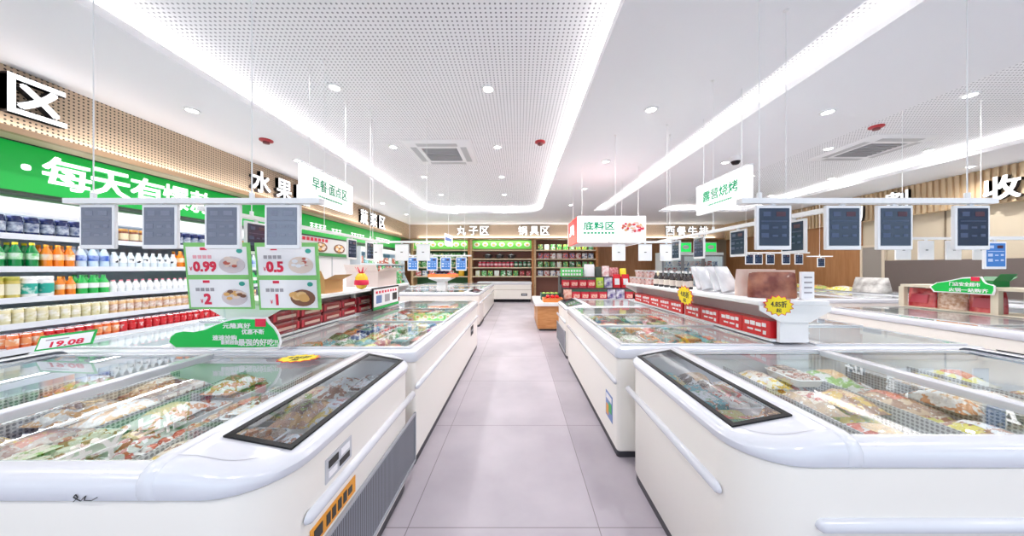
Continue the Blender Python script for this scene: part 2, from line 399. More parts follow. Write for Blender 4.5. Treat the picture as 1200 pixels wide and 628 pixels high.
# bulkheads (headers) on three sides
HB = 2.70
struct('trim_1', MB().box(XL, -4.8, YF, YB, HB, CEIL-.001), [WOODP], smooth=0)
struct('trim_2', MB().box(-4.8, 9.0, 13.1, YB, HB-.02, CEIL-.001), [WOODB], smooth=0)
b_ = MB().box(9.03, XR, YF, 13.1, 2.62, CEIL-.001)
yy = 1.0
while yy < 13.05: b_.box(8.99, 9.03, yy, yy+.05, 2.62, CEIL-.002); yy += .1
struct('trim_3', b_, mat('slat_wood', srgb(214, 188, 152), .5), smooth=0)
# LED tape under the bulkhead edges washes the wood
struct('trim_4', MB().box(-4.80, -4.74, YF, 13.1, HB-.03, HB).box(-4.74, -4.735, YF, 13.1, HB-.03, HB+.03), mat('ledge_wood', srgb(170, 138, 106), .5), smooth=0)
area('ledge_led', (-4.765, 6.5, HB+.012), 11.5, .03, 14, (PI, 0, PI/2), WARM)
struct('trim_5', MB().box(-4.74, 8.99, 13.03, 13.1, HB-.05, HB-.02).box(-4.74, 8.99, 13.025, 13.03, HB-.05, HB+.01), mat('ledge_wood', srgb(170, 138, 106), .5), smooth=0)
area('ledge_led', (2.1, 13.06, HB), 13, .03, 32, (PI, 0, 0), WARM)
# right wall cladding
struct('trim_6', MB().box(9.10, XR, 7.95, 13.1, 0, 2.62), BROWN, smooth=0)
struct('trim_7', MB().box(9.09, XR, YF, 7.42, 0, 1.58), TAUPE, smooth=0)
b_ = MB()
for y in (2.2, 3.6, 5.0, 6.4): b_.box(9.125, 9.148, y-.008, y+.008, 1.58, 2.62)
struct('trim_8', b_, mat('joint_brown', srgb(120, 104, 86), .6), smooth=0)
d = MB().box(9.10, 9.148, 7.48, 7.90, 0, 1.93); o = struct('door_1', d, mat('grey_door', srgb(142, 134, 128), .5), smooth=0)
hm = MB().tube((9.09, 7.53, 1.0), (9.05, 7.53, 1.0), .012).tube((9.05, 7.53, 1.0), (9.05, 7.63, 1.0), .01); h_ = hm.build('door_handle', GREYM, o)
b_ = MB().box(9.08, 9.14, 7.42, 7.48, 0, 1.99).box(9.08, 9.14, 7.90, 7.95, 0, 1.99).box(9.08, 9.14, 7.48, 7.90, 1.93, 1.99); struct('trim_9', b_, mat('door_frame_beige', srgb(206, 192, 172), .5), smooth=0)

# ------------------------------------------------------------------ wall letter signs
def wall_sign(label, s, pts, right, up=(0, 0, 1), size=.36, depth=.07):
    """one raised character per point"""
    c0 = Vector(pts[0]); t = thing('wall_letter_sign', label, 'sign', tuple(c0))
    for ch, p in zip(s, pts): text(t, ch, 'letter', p, right, up, size, size, TXT, depth, .022, LETSIDE)
    return t
LW = -4.80; lr = (0, 1, 0); rr_ = (0, -1, 0)
def lp(px, z): Y = -LW*F/(CX-px); return (LW, Y, z)
wall_sign('single large white area character on perforated wood at the front of left wall', '区', [(LW, 2.945, 3.04)], lr, size=.35)
wall_sign('white three-character fruit sign on left wood bulkhead above the green band', '水果区', [(LW, 5.50, 2.98), (LW, 6.03, 2.98), (LW, 6.56, 2.98)], lr, size=.38)
wall_sign('white three-character vegetable sign on left wood bulkhead near the back corner', '蔬菜区', [(LW, 9.15, 2.97), (LW, 9.75, 2.97), (LW, 10.35, 2.97)], lr, size=.42)
BY = 13.1
wall_sign('white meatball area sign on back bulkhead, left of the cookware sign', '丸子区', [(X(p, BY), BY, 3.03) for p in (541, 555, 568)], (1, 0, 0), size=.38)
wall_sign('white cookware area sign on back bulkhead above the tall shelves', '锅具区', [(X(p, BY), BY, 3.03) for p in (612.5, 626, 638.5)], (1, 0, 0), size=.38)
wall_sign('white four-character western steak sign on the right part of back bulkhead', '西餐牛排', [(X(p, BY), BY, 3.02) for p in (784.5, 797.5, 810.5, 823.5)], (1, 0, 0), size=.38)
wall_sign('white two-character sign on slatted right bulkhead above the grey door', '切割', [(8.985, 7.95, 2.82), (8.985, 7.05, 3.0)], rr_, size=.40)
wall_sign('white cashier sign on slatted right bulkhead nearest the front', '收银', [(8.985, 5.52, 2.89), (8.985, 5.02, 2.89)], rr_, size=.42)

# ------------------------------------------------------------------ green light band above the coolers
def green_band(label, y0, y1, z0, z1, strings, x=-5.14):
    t = thing('lightbox_sign', label, 'sign', (x-.05, (y0+y1)/2, z0))
    MB().box(x-.16, x, y0, y1, z0, z1).build('panel', GREEN, t, bevel=.006)
    MB().box(x-.162, x+.012, y0, y1, z0-.03, z0).box(x-.162, x+.012, y0, y1, z1, z1+.012).build('frame', mat('dark_trim', (.03, .05, .035), .4), t)
    for s, yc, zc, w, h in strings: text(t, s, 'lettering', (x+.001, yc, zc), lr, (0, 0, 1), w, h, TXT, .008, .013 if s in '爆款' else .018)
    return t
def gy(px): return 5.14*F/(CX-px)
green_band('long green light band with large white daily-deals lettering above the drinks cooler', 1.4, 6.05, 2.19, 2.69,
    [('·', gy(30), 2.45, .05, .05), ('每', (gy(55)+gy(102))/2, 2.455, .36, .34), ('天', (gy(110)+gy(149))/2, 2.455, .36, .33), ('有', (gy(155)+gy(190))/2, 2.455, .36, .34),
     ('爆', (gy(194)+gy(219))/2, 2.455, .34, .34), ('款', (gy(224)+gy(247))/2+.02, 2.455, .36, .34)])
SM = [('一', 6.3+.2*i, 2.36, .14, .05) for i in range(0)]
g2 = green_band('green light band with small white lettering above the deli counter and rear cooler', 6.12, 13.0, 2.22, 2.69, [])
for k, (a, b_, zc) in enumerate([(7.35, 8.0, 2.44), (8.2, 8.75, 2.40), (9.15, 10.1, 2.40), (10.75, 11.9, 2.42)]):
    mb = MB(); n = int((b_-a)/.16)
    for i in range(n):
        y = a+i*.16
        mb.box(-5.14, -5.132, y, y+.12, zc+.06, zc+.085).box(-5.14, -5.132, y, y+.12, zc-.06, zc-.035).box(-5.14, -5.132, y+.045, y+.075, zc-.06, zc+.085).box(-5.14, -5.132, y, y+.12, zc, zc+.02)
    mb.build('lettering', TXT, g2)

# ------------------------------------------------------------------ downlights, detectors, vents
def in_tray(x, y):
    return any(t[0] < x < t[1] and t[2] < y < t[3] for t in TRAYS)
DL = [(572, 104), (392, 102), (225, 129), (461, 172), (583, 172), (497, 207), (588, 207), (517, 228), (591, 228), (531, 242), (593, 242), (349, 188), (448, 238), (476, 251),
      (763, 128), (710, 189), (685, 221), (669, 240), (970, 131), (1137, 111), (971, 174), (974, 209), (1089, 176), (850, 190), (880, 206), (903, 229), (1137, 195)]
proto = thing('ceiling_downlight', 'x', 'ceiling light', world=False)
MB().lathe([(.052, -.002), (.056, -.012), (.075, -.014), (.08, -.002), (.08, .002), (.052, .002)], n=20, cap=False).build('trim_ring', PAINT, proto)
MB().lathe([(.001, -.006), (.052, -.006), (.052, .001), (.001, .001)], n=20).build('lens', LAMP, proto)
dl = bpy.data.lights.new('downlight_lamp', 'AREA'); dl.shape = 'DISK'; dl.size = .10; dl.energy = 15; dl.color = (1, .985, .975); dl.spread = math.radians(150)
lo = bpy.data.objects.new('downlight_lamp', dl); COL.objects.link(lo); lo.parent = proto; lo.location = (0, 0, -.02)
for px, py in DL:
    Y = F*(CEIL-EYE)/(CY-py); x = X(px, Y); z = CEIL
    if in_tray(x, Y):
        z = REC; Y = F*(REC-EYE)/(CY-py); x = X(px, Y)
    zone = 'left perforated ceiling recess' if x < .8 and z == REC else 'right ceiling recess' if z == REC else 'white soffit along the left wall' if x < -3 else 'middle soffit right of the perforated recess' if x < 2.5 else 'wide soffit right of the light slot'
    place(proto, (x, Y, z), label='round lit downlight in the '+zone, group='downlights in the '+zone)
for y in (-.9, .9):
    for x in ((-1.9, -.4, 1.6, 3.7, 6.2, -4.0) if y < 0 else (3.7, 6.2, -4.0)):
        o = place(proto, (x, y, REC if in_tray(x, y) else CEIL), label='round lit downlight overhead, outside the picture', group='downlights behind the viewer')

def ceil_pt(px, py):
    Y = F*(CEIL-EYE)/(CY-py); x = X(px, Y); z = CEIL
    if in_tray(x, Y): z = REC; Y = F*(REC-EYE)/(CY-py); x = X(px, Y)
    return x, Y, z
proto = thing('smoke_alarm', 'x', 'alarm', world=False)
MB().lathe([(.085, 0), (.085, -.018), (.06, -.03), (.001, -.03)], n=20).build('base', mat('alarm_red', (.42, .02, .03), .35), proto)
MB().lathe([(.045, -.03), (.04, -.055), (.001, -.06)], n=18).build('head', mat('alarm_dark', (.16, .015, .02), .35), proto)
for px, py, lb in ((312, 164, 'round red alarm on the white soffit above left wall'), (633, 166, 'round red alarm on perforated ceiling by the air conditioner'), (1027, 148, 'round red alarm on the ceiling by the right vent')):
    place(proto, ceil_pt(px, py), label=lb)
cp = ceil_pt(862, 184)
t = thing('ceiling_camera', 'white dome security camera with dark lens on the soffit above the camping barbecue sign', 'camera', cp)
MB().lathe([(.085, 0), (.09, -.03), (.085, -.07), (.07, -.075)], c=cp, n=20).build('housing', PAINT, t)
MB().lathe([(.07, -.07), (.064, -.10), (.045, -.125), (.001, -.135)], c=cp, n=20).build('dome', BLACK, t)

def cassette(label, cx, cy, w, d):
    z = REC-.003; t = thing('cassette_air_conditioner', label, 'air conditioner', (cx, cy, z))
    mb = MB(); a = [(-.5, 0), (-.46, -.03), (-.27, -.035), (-.27, -.01)]
    loops = [[(cx+sx*w*-o, cy+sy*d*-o, z+h) for sx, sy in ((-1, -1), (1, -1), (1, 1), (-1, 1))] for o, h in a]
    mb.rings(loops); mb.build('panel', PAINT, t)
    mb = MB().box(cx-w*.27, cx+w*.27, cy-d*.27, cy+d*.27, z-.012, z-.008, 0)
    for i in range(9): y = cy-d*.25+i*d*.0625; mb.box(cx-w*.26, cx+w*.26, y-d*.012, y+d*.012, z-.034, z-.012, 1)
    mb.build('intake_grille', [mat('grille_dark', (.12, .12, .13), .5), mat('grille_slat', (.45, .45, .47), .5)], t)
    for k, (dx, dy, ww, dd) in enumerate(((0, .375, .30, .045), (0, -.375, .30, .045), (.375, 0, .045, .30), (-.375, 0, .045, .30))):
        MB().box(cx+dx*w-ww*w, cx+dx*w+ww*w, cy+dy*d-dd*d, cy+dy*d+dd*d, z-.036, z-.03).build('louvre_flap', mat('flap_grey', (.5, .5, .52), .4), t)
cassette('square white air conditioner in the perforated recess over the aisle', -1.38, 5.45, 1.14, 1.14)
cassette('white air conditioner in the right ceiling recess, foreshortened', 6.15, 5.25, 1.14, 1.15)

# ------------------------------------------------------------------ freezers
def bumper(t, p, q, n, h=.045, mi=WHITE):
    """rounded rub strip from p to q proud of the face with normal n"""
    p = Vector(p); q = Vector(q); n = Vector(n); d = (q-p).normalized(); mb = MB()
    K = []
    for i in range(9):
        a = -PI/2+PI*i/8; K.append((math.cos(a)*.022, math.sin(a)*h/2))
    L_ = (q-p).length; st = [(0, .05), (.006, .6), (.02, 1), (L_-.02, 1), (L_-.006, .6), (L_, .05)]
    mb.rings([[tuple(p+d*s+n*(k[0]*f_)+Vector((0, 0, k[1]*f_))) for k in K] for s, f_ in st], 0, False)
    return mb.build('bumper_strip', mi, t)

PROFM = [(.025, .745), (.006, .748), (0, .762), (0, .788), (.010, .808), (.030, .820), (.06, .825)]
def end_freezer(label, xa, s, y0, y1, U=2.75, grille=False, sticker=False, lids=True, name='island_freezer', detail=True, kdx=0.02):
    """freezer lying across the row: its moulded end cap with the framed view window faces the aisle at x = xa; u runs away from the aisle"""
    xc = xa+s*U/2; t = thing(name, label, 'freezer', (xc, (y0+y1)/2, 0)); ux = lambda u: xa+s*u
    R = .20; cap = .345; UB = cap; yw0, yw1 = y0+.16, y1-.125; uw0, uw1 = .055, .265
    xs = sorted((xa, ux(U)))
    mb = MB(); loft(mb, xs[0], xs[1], y0, y1, R, [(.02, .045), (.014, .055), (.014, .74), (.03, .75)], 0)
    mb.build('body', CREAM, t)
    mb = MB(); loft(mb, xs[0]+kdx, xs[1]-kdx, y0+.03, y1-.03, R-.03, [(0, 0), (0, .05)], 0, True); mb.build('plinth', DARK, t)
    zt = lambda u: .800+min(max(u-.05, 0), .22)*.042/.22
    n = 9
    def cap_part(flip):
        ax = []
        th = math.acos(min(1, max(-1, (R-uw0)/(R-.06)))) if uw0 < R else PI/2    # angle where inner loop passes the window's outer edge
        angs = sorted({PI/2*i/n for i in range(n+1)} | {th})
        def half(d, yy0, sg):
            P = [(UB, yy0+sg*d), (uw1, yy0+sg*d)]
            r = R-d
            for a in reversed(angs): P.append((R-r*math.cos(a), yy0+sg*(R-r*math.sin(a))))
            return P
        loops = []
        for d, z in PROFM:
            fr = half(d, y0, 1); bk = half(d, y1, -1)
            pl = fr+bk[::-1]
            f_ = (z-.745)/.08
            loops.append([((ux(u) if not flip else ux(U-u)), y, .745+f_*(zt(u)-.745)) for u, y in pl])
        mb = MB(); mb.rings(loops, 0, False)
        inner = loops[-1]; m = len(inner)//2
        for i in range(m-1):
            a, b_, c, d = inner[i], inner[i+1], inner[-2-i], inner[-1-i]
            ua = abs((a[0]-(xa if not flip else ux(U)))); ub = abs(b_[0]-(xa if not flip else ux(U)))
            if min(ua, ub) >= uw0-1e-4 and max(ua, ub) <= uw1+1e-4:
                def cut(p, y): return (p[0], y, p[2])
                mb.quad(a, b_, cut(b_, yw0), cut(a, yw0)); mb.quad(cut(a, yw1), cut(b_, yw1), c, d)
            else: mb.quad(a, b_, c, d)
        mb.build('end_cap', WHITE, t)
        mb = MB(); sl = []
        for d in (.0605, .0632):
            pl = half(d, y0, 1)+half(d, y1, -1)[::-1]; sl.append([((ux(u) if not flip else ux(U-u)), y, zt(u)+.0009) for u, y in pl])
        mb.rings(sl, 0, False); mb.build('cap_seam', mat('seam_grey', (.42, .42, .47), .5), t, fix=False)
        e = (xa if not flip else ux(U)); sg = s if not flip else -s
        def wp(u, y, dz=0): return (e+sg*u, y, zt(u)+dz)
        fw = .011; mb = MB()
        for a0, a1, b0, b1 in ((uw0-.008, uw1+.008, yw0-.008, yw0+fw), (uw0-.008, uw1+.008, yw1-fw, yw1+.008), (uw0-.008, uw0+fw, yw0, yw1), (uw1-fw, uw1+.008, yw0, yw1)):
            mb.prism([wp(a0, b0, .001), wp(a1, b0, .001), wp(a1, b1, .001), wp(a0, b1, .001)], (0, 0, .006))
        o = mb.build('window_frame', BLACK, t)
        MB().prism([wp(uw0+.01, yw0+.01, .0015), wp(uw1-.01, yw0+.01, .0015), wp(uw1-.01, yw1-.01, .0015), wp(uw0+.01, yw1-.01, .0015)], (0, 0, .004)).build('window_pane', DGLASS, o, origin=t.location)
        # raised trim band where the cap meets the lids, wrapped over the front rim
        mb = MB(); lp_ = []
        for u in (UB-.028, UB-.02, UB+.012, UB+.02):
            row = []; off = .004 if UB-.025 < u < UB+.015 else 0
            for d, z in PROFM: row.append((e+sg*u, y0+d-off, .745+(z-.745)*(.842-.745)/.08+off*.8))
            for d, z in PROFM[::-1]: row.append((e+sg*u, y1-d+off, .745+(z-.745)*(.842-.745)/.08+off*.8))
            lp_.append(row)
        mb.rings(lp_, 0, False); mb.build('cap_trim', mat('trim_grey', (.66, .67, .72), .25, coat=.3), t)
    cap_part(False); cap_part(True)
    # straight front and back rims with a glass-seat channel
    for yy, sg in ((y0, 1), (y1, -1)):
        pr = PROFM+[(.062, .80), (.085, .80), (.085, .77)]
        MB().rings([[(ux(u), yy+sg*d, z) for d, z in pr] for u in (UB, U-UB)], 0, False).build('rim', WHITE, t)
    lx = sorted((ux(.06), ux(U-.06))); mb = MB(); lr_ = rrect(lx[0], lx[1], y0+.075, y1-.075, .15); mb.rings([[(p[0], p[1], z) for p in lr_[::-1]] for z in (.60, .785)]); mb.add([(p[0], p[1], .60) for p in lr_], [list(range(len(lr_)))]); mb.build('liner', LINER, t, fix=False)
    # glass lids in sliding frames with a middle rail
    um = U/2-.02
    for a, b_, zz in ((UB+.015, um, .809), (um+.01, U-UB-.015, .817)):
        xx = sorted((ux(a), ux(b_))); mb = MB(); mb.box(xx[0]+.02, xx[1]-.02, y0+.075, y1-.075, zz, zz+.004)
        g = mb.build('glass_lid', GLASS, t, smooth=0)
        MB().plate(xx[0], xx[1], y0+.062, y1-.062, zz-.004, zz+.010, [(xx[0]+.024, xx[1]-.024, y0+.075, y1-.075)]).build('lid_frame', ALU, g, origin=t.location, smooth=0)
    MB().box(ux(um-.03), ux(um+.03), y0+.06, y1-.06, .79, .832).build('middle_rail', WHITE, t, bevel=.006)
    # rub strips on aisle side and front
    fx = xa+s*.014; nx = (-s, 0, 0)
    bumper(t, (fx, y0+.16, .555), (fx, y1-.03, .555), nx)
    bumper(t, (ux(.22), y0+.014, .555), (ux(U-.22), y0+.014, .555), (0, -1, 0))
    if grille:
        MB().box(fx-s*.006, fx, y0+.18, y1-.02, .10, .40, 0).build('vent_grille', GRILLE, t)
        MB().box(fx-s*.012, fx, y0+.165, y0+.18, .085, .415).box(fx-s*.012, fx, y0+.165, y1-.01, .40, .415).box(fx-s*.012, fx, y1-.02, y1-.005, .085, .415).box(fx-s*.012, fx, y0+.165, y1-.01, .085, .10).build('grille_frame', GREYM, t)
    return t
def mid_freezer(label, xa, s, y0, y1, U=2.75, lids=3, name='island_freezer', spec=0, overseam=False, zt=.815, kick=.02, foot=False):
    """freezer lying along the row, glass lids over two wells either side of a centre ridge"""
    xc = xa+s*U/2; t = thing(name, label, 'freezer', (xc, (y0+y1)/2, 0)); ux = lambda u: xa+s*u
    xs = sorted((xa, ux(U))); UM = U/2
    mb = MB(); loft(mb, xs[0], xs[1], y0, y1, .04, [(.02, .05), (.012, .06), (.012, .73), (.03, .74)], 0); mb.build('body', CREAM, t)
    mb = MB(); loft(mb, xs[0]+kick, xs[1]-kick, y0+.03, y1-.03, .02, [(0, 0), (0, .055)], 0, True); mb.build('plinth', DARK, t)
    mb = MB(); loft(mb, xs[0], xs[1], y0, y1, .045, [(.025, .735), (.004, .738), (0, .75), (0, zt-.025), (.01, zt-.008), (.03, zt)], 0)
    holes = [tuple(sorted((ux(.08), ux(UM-.175))))+(y0+.09, y1-.09), tuple(sorted((ux(UM+.175), ux(U-.08))))+(y0+.09, y1-.09)]
    mb.plate(xs[0]+.03, xs[1]-.03, y0+.03, y1-.03, zt-.03, zt, holes); mb.build('rim', WHITE, t)
    for h in holes:
        MB().openbox(h[0]-.01, h[1]+.01, h[2]-.01, h[3]+.01, .58, zt-.02).build('liner', LINER, t, fix=False)
        n = lids; L_ = (h[3]-h[2])/n
        for i in range(n):
            a, b_ = h[2]+i*L_, h[2]+(i+1)*L_; zz = zt+.004+(.009 if i % 2 else 0)
            g = MB().box(h[0]-.005, h[1]+.005, a, b_, zz, zz+.004).build('glass_lid', GLASS, t, smooth=0)
            MB().plate(h[0]-.015, h[1]+.015, a-.012, b_+.012, zz-.003, zz+.008, [(h[0]+.01, h[1]-.01, a+.012, b_-.012)]).build('lid_frame', ALU, g, origin=t.location, smooth=0)
    fx = xa+s*.012
    bumper(t, (fx, y0+.02, .555), (fx, y1-.02, .555), (-s, 0, 0), .04)
    return t

# near pair, the row islands, the far end unit and the second left island
NL = end_freezer('nearest left island freezer, its framed window and vent grille facing the aisle', -.70, -1, .83, 2.05, grille=True)
NR = end_freezer('nearest right island freezer with black-framed window and long rub strip', .755, 1, .97, 2.14)
ML = mid_freezer('long glass-topped freezer behind the nearest left one, red packs above it', -.72, -1, 2.09, 5.30)
MR = mid_freezer('long glass-topped freezer behind the nearest right one, red cartons above it', .71, 1, 2.18, 4.42)
FR = end_freezer('far right island freezer ending the row beside the wooden table', .71, 1, 4.46, 5.62, grille=True)
S2 = end_freezer('end freezer with small window in second left island', -.93, -1, 7.0, 8.15, U=2.6, kdx=.0)
S3 = mid_freezer('glass-topped freezer farthest along the second left island', -.94, -1, 8.19, 11.4, U=2.58)
R3 = mid_freezer('cream island freezer beyond the right aisle, green cut-out sign on it', 4.55, 1, 1.5, 4.45, U=2.6, lids=2)
R4 = mid_freezer('cream island freezer further back beyond the right aisle', 5.3, 1, 5.6, 9.6, U=2.4, lids=3)
RW = mid_freezer('cream freezer along the right wall below the brown panelling', 7.95, 1, 4.6, 12.2, U=1.1, lids=4)
# stickers on the aisle faces
def sticker(root, label_, x, y0, y1, z0, z1, s, cols, lines):
    mb = MB().box(x, x-s*.003, y0, y1, z0, z1, 0)
    for (a, b_, c, d, mi) in lines: mb.box(x-s*.003, x-s*.005, y0+(y1-y0)*a, y0+(y1-y0)*b_, z0+(z1-z0)*c, z0+(z1-z0)*d, mi)
    o = mb.build('sticker', cols, root, smooth=0); o['label'] = label_; return o
GS = mat('sticker_grey', (.52, .53, .57), .4); OR = mat('sticker_orange', (.80, .33, .02), .4); BLU = mat('sticker_blue', (.16, .25, .52), .4)
fx = -.70-.014
sticker(NL, 'grey printed data sticker', fx, 1.10, 1.27, .60, .69, -1, [GS, TXTK, CARD], [(.1, .45, .55, .85, 1), (.55, .9, .55, .85, 2), (.1, .4, .15, .4, 2), (.5, .9, .15, .42, 1)])
sticker(NL, 'orange warning sticker', fx, 1.02, 1.30, .43, .50, -1, [OR, TXTK], [(.06, .22, .2, .8, 1), (.3, .38, .2, .8, 1), (.42, .5, .2, .8, 1), (.55, .63, .2, .8, 1), (.68, .76, .2, .8, 1), (.80, .90, .3, .7, 1)])
fx = .71+.012
sticker(MR, 'blue energy label', fx, 2.30, 2.47, .20, .40, 1, [BLU, CARD, OR, GREENP], [(.1, .9, .72, .92, 1), (.1, .5, .3, .65, 3), (.55, .9, .1, .5, 2)])
sticker(ML, 'small dark maker plate', -.72-.012, 4.55, 4.78, .36, .50, -1, [BLACK, GREYM], [(.15, .85, .4, .6, 1)])

mb = MB(); q = [(0, 0), (.012, .012), (.006, .02), (.0, .012), (.02, .002), (.034, .016), (.03, .004), (.05, .003), (.066, .012)]
for (a, b_), (c_, d_) in zip(q, q[1:]): mb.tube((-1.235+a, .828, .752+b_), (-1.235+c_, .828, .752+d_), .0012, 5)
mb.build('script_logo', TXTK, NL)
# freezer against the back wall
t = thing('chest_freezer', 'cream chest freezer standing against the back shelves at the end of aisle', 'freezer', (-.5, 12.7, 0))
mb = MB(); loft(mb, -1.7, .52, 12.25, 13.0, .05, [(.01, .12), (0, .13), (0, .72), (.02, .73)]); mb.build('body', CREAM, t)
mb = MB(); loft(mb, -1.66, .48, 12.29, 12.98, .03, [(0, 0), (0, .125)], 0, True); mb.build('plinth', BLACK, t)
mb = MB(); loft(mb, -1.72, .54, 12.23, 13.02, .06, [(.02, .72), (0, .74), (0, .80), (.03, .83), (.06, .83)], 0, False, True); mb.build('lid', WHITE, t)
MB().box(-1.6, .42, 12.235, 12.25, .75, .79).build('handle_strip', ALU, t)
MB().box(.10, .34, 12.24, 12.25, .26, .36, 0).box(.13, .31, 12.236, 12.24, .28, .34, 1).build('vent_grille', [BLACK, GREYM], t)
MB().box(-1.7, .52, 12.247, 12.25, .50, .512).build('groove', mat('groove_brown', srgb(150, 132, 108), .5), t)

# ------------------------------------------------------------------ frozen packs
def bag_proto(name, film, lab, w=.19, l=.25, h=.05, cat='frozen food'):
    nx, ny = 8, 10; mb = MB(); top = []; bot = []
    for j in range(ny+1):
        v = -1+2*j/ny
        for i in range(nx+1):
            u = -1+2*i/nx; k = max(0, (1-abs(u)**2.6))*max(0, (1-abs(v)**2.2))**.8
            wob = .008*math.sin(5.1*u+3*v)*math.cos(4.3*v)
            top.append((u*w/2*(1-.03*k), v*l/2*(1-.03*k), .004+h*k+wob*k)); bot.append((u*w/2, v*l/2, .001))
    o = len(top); mb.v = top+bot; W = nx+1
    for j in range(ny):
        for i in range(nx):
            a = j*W+i; mb.f.append([a, a+1, a+1+W, a+W]); mb.m.append(0)
            mb.f.append([o+a, o+a+W, o+a+1+W, o+a+1]); mb.m.append(0)
    bd = [i for i in range(W)]+[j*W+nx for j in range(1, ny+1)]+[ny*W+i for i in range(nx-1, -1, -1)]+[j*W for j in range(ny-1, 0, -1)]
    for k in range(len(bd)): a, b_ = bd[k], bd[(k+1) % len(bd)]; mb.f.append([a, o+a, o+b_, b_]); mb.m.append(0)
    root = mb.build(name, film, fix=True, smooth=60); tag(root, 'x', cat)
    # printed front label following the top of the pillow
    lb = MB(); P = []
    for j in range(2, 8):
        for i in range(2, 7): P.append((top[j*W+i][0], top[j*W+i][1], top[j*W+i][2]+.0015))
    lb.add(P, [(r*5+c, r*5+c+1, r*5+c+6, r*5+c+5) for r in range(5) for c in range(4)]); lb.build('printed_label', lab, root, fix=False, smooth=60)
    return root
def tray_proto(name, film):
    mb = MB(); loft(mb, -.085, .085, -.12, .12, .03, [(.015, 0), (0, .04), (-.006, .043), (.004, .045)], 0, True)
    root = mb.build(name, mat('tray_white', (.8, .8, .8), .3)); tag(root, 'x', 'frozen food')
    mb = MB(); random.seed(4)
    for i in range(3):
        for j in range(4):
            mb.lathe([(.001, 0), (.024, .002), (.028, .012), (.02, .026), (.001, .030)], c=(-.052+i*.052, -.085+j*.057, .028), n=9)
    mb.build('food', film, root)
    MB().box(-.05, .03, -.115, -.02, .059, .061).build('printed_label', LABEL_A, root)
    return root
def carton_proto(name, film, lab, w=.17, l=.24, h=.055):
    mb = MB().box(-w/2, w/2, -l/2, l/2, 0, h); root = mb.build(name, film, bevel=.004); tag(root, 'x', 'frozen food')
    MB().box(-w*.38, w*.38, -l*.36, l*.12, h, h+.0015).build('printed_label', lab, root); return root
PA = [bag_proto('frozen_food_bag', FILM_A, LABEL_A), bag_proto('frozen_food_bag', FILM_A, LABEL_A, .17, .24, .06), tray_proto('frozen_food_tray', FILM_A), bag_proto('frozen_food_bag', FILM_G, LABEL_A, .18, .25, .055), carton_proto('frozen_food_carton', FILM_A, LABEL_A)]
PB = [bag_proto('frozen_food_pouch', FILM_B, LABEL_B, .18, .24, .05), carton_proto('frozen_food_carton', FILM_B, LABEL_B), bag_proto('frozen_food_pouch', FILM_B, LABEL_A, .17, .23, .055), tray_proto('frozen_food_tray', FILM_B)]
def fill(where, protos, wts, x0, x1, y0, y1, z, cw=.205, cl=.265, jit=.006, skip=lambda x, y: False, seed=1, sc=1):
    rnd = random.Random(seed); nx = max(1, int((x1-x0)/cw)); ny = max(1, int((y1-y0)/cl)); dx = (x1-x0)/nx; dy = (y1-y0)/ny
    for i in range(nx):
        for j in range(ny):
            x = x0+(i+.5)*dx; y = y0+(j+.5)*dy
            if skip(x, y): continue
            p = rnd.choices(protos, wts)[0]; kind = p.name.split('.')[0]
            nm = {'frozen_food_bag': 'plump printed bag of frozen food', 'frozen_food_tray': 'white film-covered food tray', 'frozen_food_pouch': 'bright printed pouch of frozen food', 'frozen_food_carton': 'flat printed carton of frozen food'}[kind]
            place(p, (x+rnd.uniform(-jit, jit), y+rnd.uniform(-jit, jit), z+rnd.uniform(0, .012)), rnd.choice((0, PI))+rnd.uniform(-.05, .05), nm+' lying in the '+where, nm.split(' of ')[0]+'s in the '+where, sc=sc)
# near freezers: wire dividers make baskets running front to back
def baskets(where, xs, y0, y1, z0, z1):
    for k, x in enumerate(xs):
        o = MB().box(x-.004, x+.004, y0, y1, z0, z1).build('basket_divider', [MESHW], origin=(x, (y0+y1)/2, z0))
        tag(o, 'white perforated divider standing between packs in the '+where, 'basket', 'dividers in the '+where)
nlx = [-.70-u for u in (.43, .66, .88, 1.10, 1.32, 1.54, 1.76, 1.98, 2.20)]
nrx = [.755+u for u in (.43, .66, .88, 1.10, 1.32, 1.54, 1.76, 1.98, 2.20)]
fill('nearest left freezer', PA, (5, 3, 3, 0, 1), -.70-2.18, -.70-.44, .93, 1.95, .605, cw=.215, cl=.252, seed=5)
_r = random.Random(77)
fill('nearest left freezer, upper layer', PA, (5, 4, 1, 0, 0), -.70-2.18, -.70-.44, .94, 1.94, .683, cw=.215, cl=.252, seed=25, skip=lambda x, y: _r.random() < .4)
fill('nearest left freezer under its window', PA, (3, 3, 2, 1, 1), -.70-.43, -.70-.085, .98, 1.91, .68, cw=.17, cl=.235, seed=6)
fill('nearest right freezer', PA, (4, 3, 2, 4, 1), .755+.44, .755+2.12, 1.06, 2.05, .605, cw=.21, cl=.252, seed=8)
fill('upper left half of nearest right freezer', PA, (5, 5, 1, 0, 0), .755+.44, .755+1.07, 1.07, 2.04, .683, cw=.21, cl=.252, seed=28, skip=lambda x, y: _r.random() < .4)
fill('upper right half of nearest right freezer', PA, (1, 2, 0, 5, 0), .755+1.07, .755+2.12, 1.07, 2.04, .683, cw=.21, cl=.252, seed=29, skip=lambda x, y: _r.random() < .4)
fill('nearest right freezer under its window', PB, (3, 1, 3, 1), .755+.085, .755+.43, 1.12, 2.0, .68, cw=.17, cl=.235, seed=9)
fill('long left freezer', PB, (5, 3, 4, 1), -.72-1.18, -.72-.09, 2.20, 5.20, .69, cw=.175, cl=.218, seed=12, sc=.84)
fill('long right freezer', PB, (5, 3, 4, 1), .71+.09, .71+1.18, 2.29, 4.31, .69, cw=.175, cl=.218, seed=14, sc=.84)
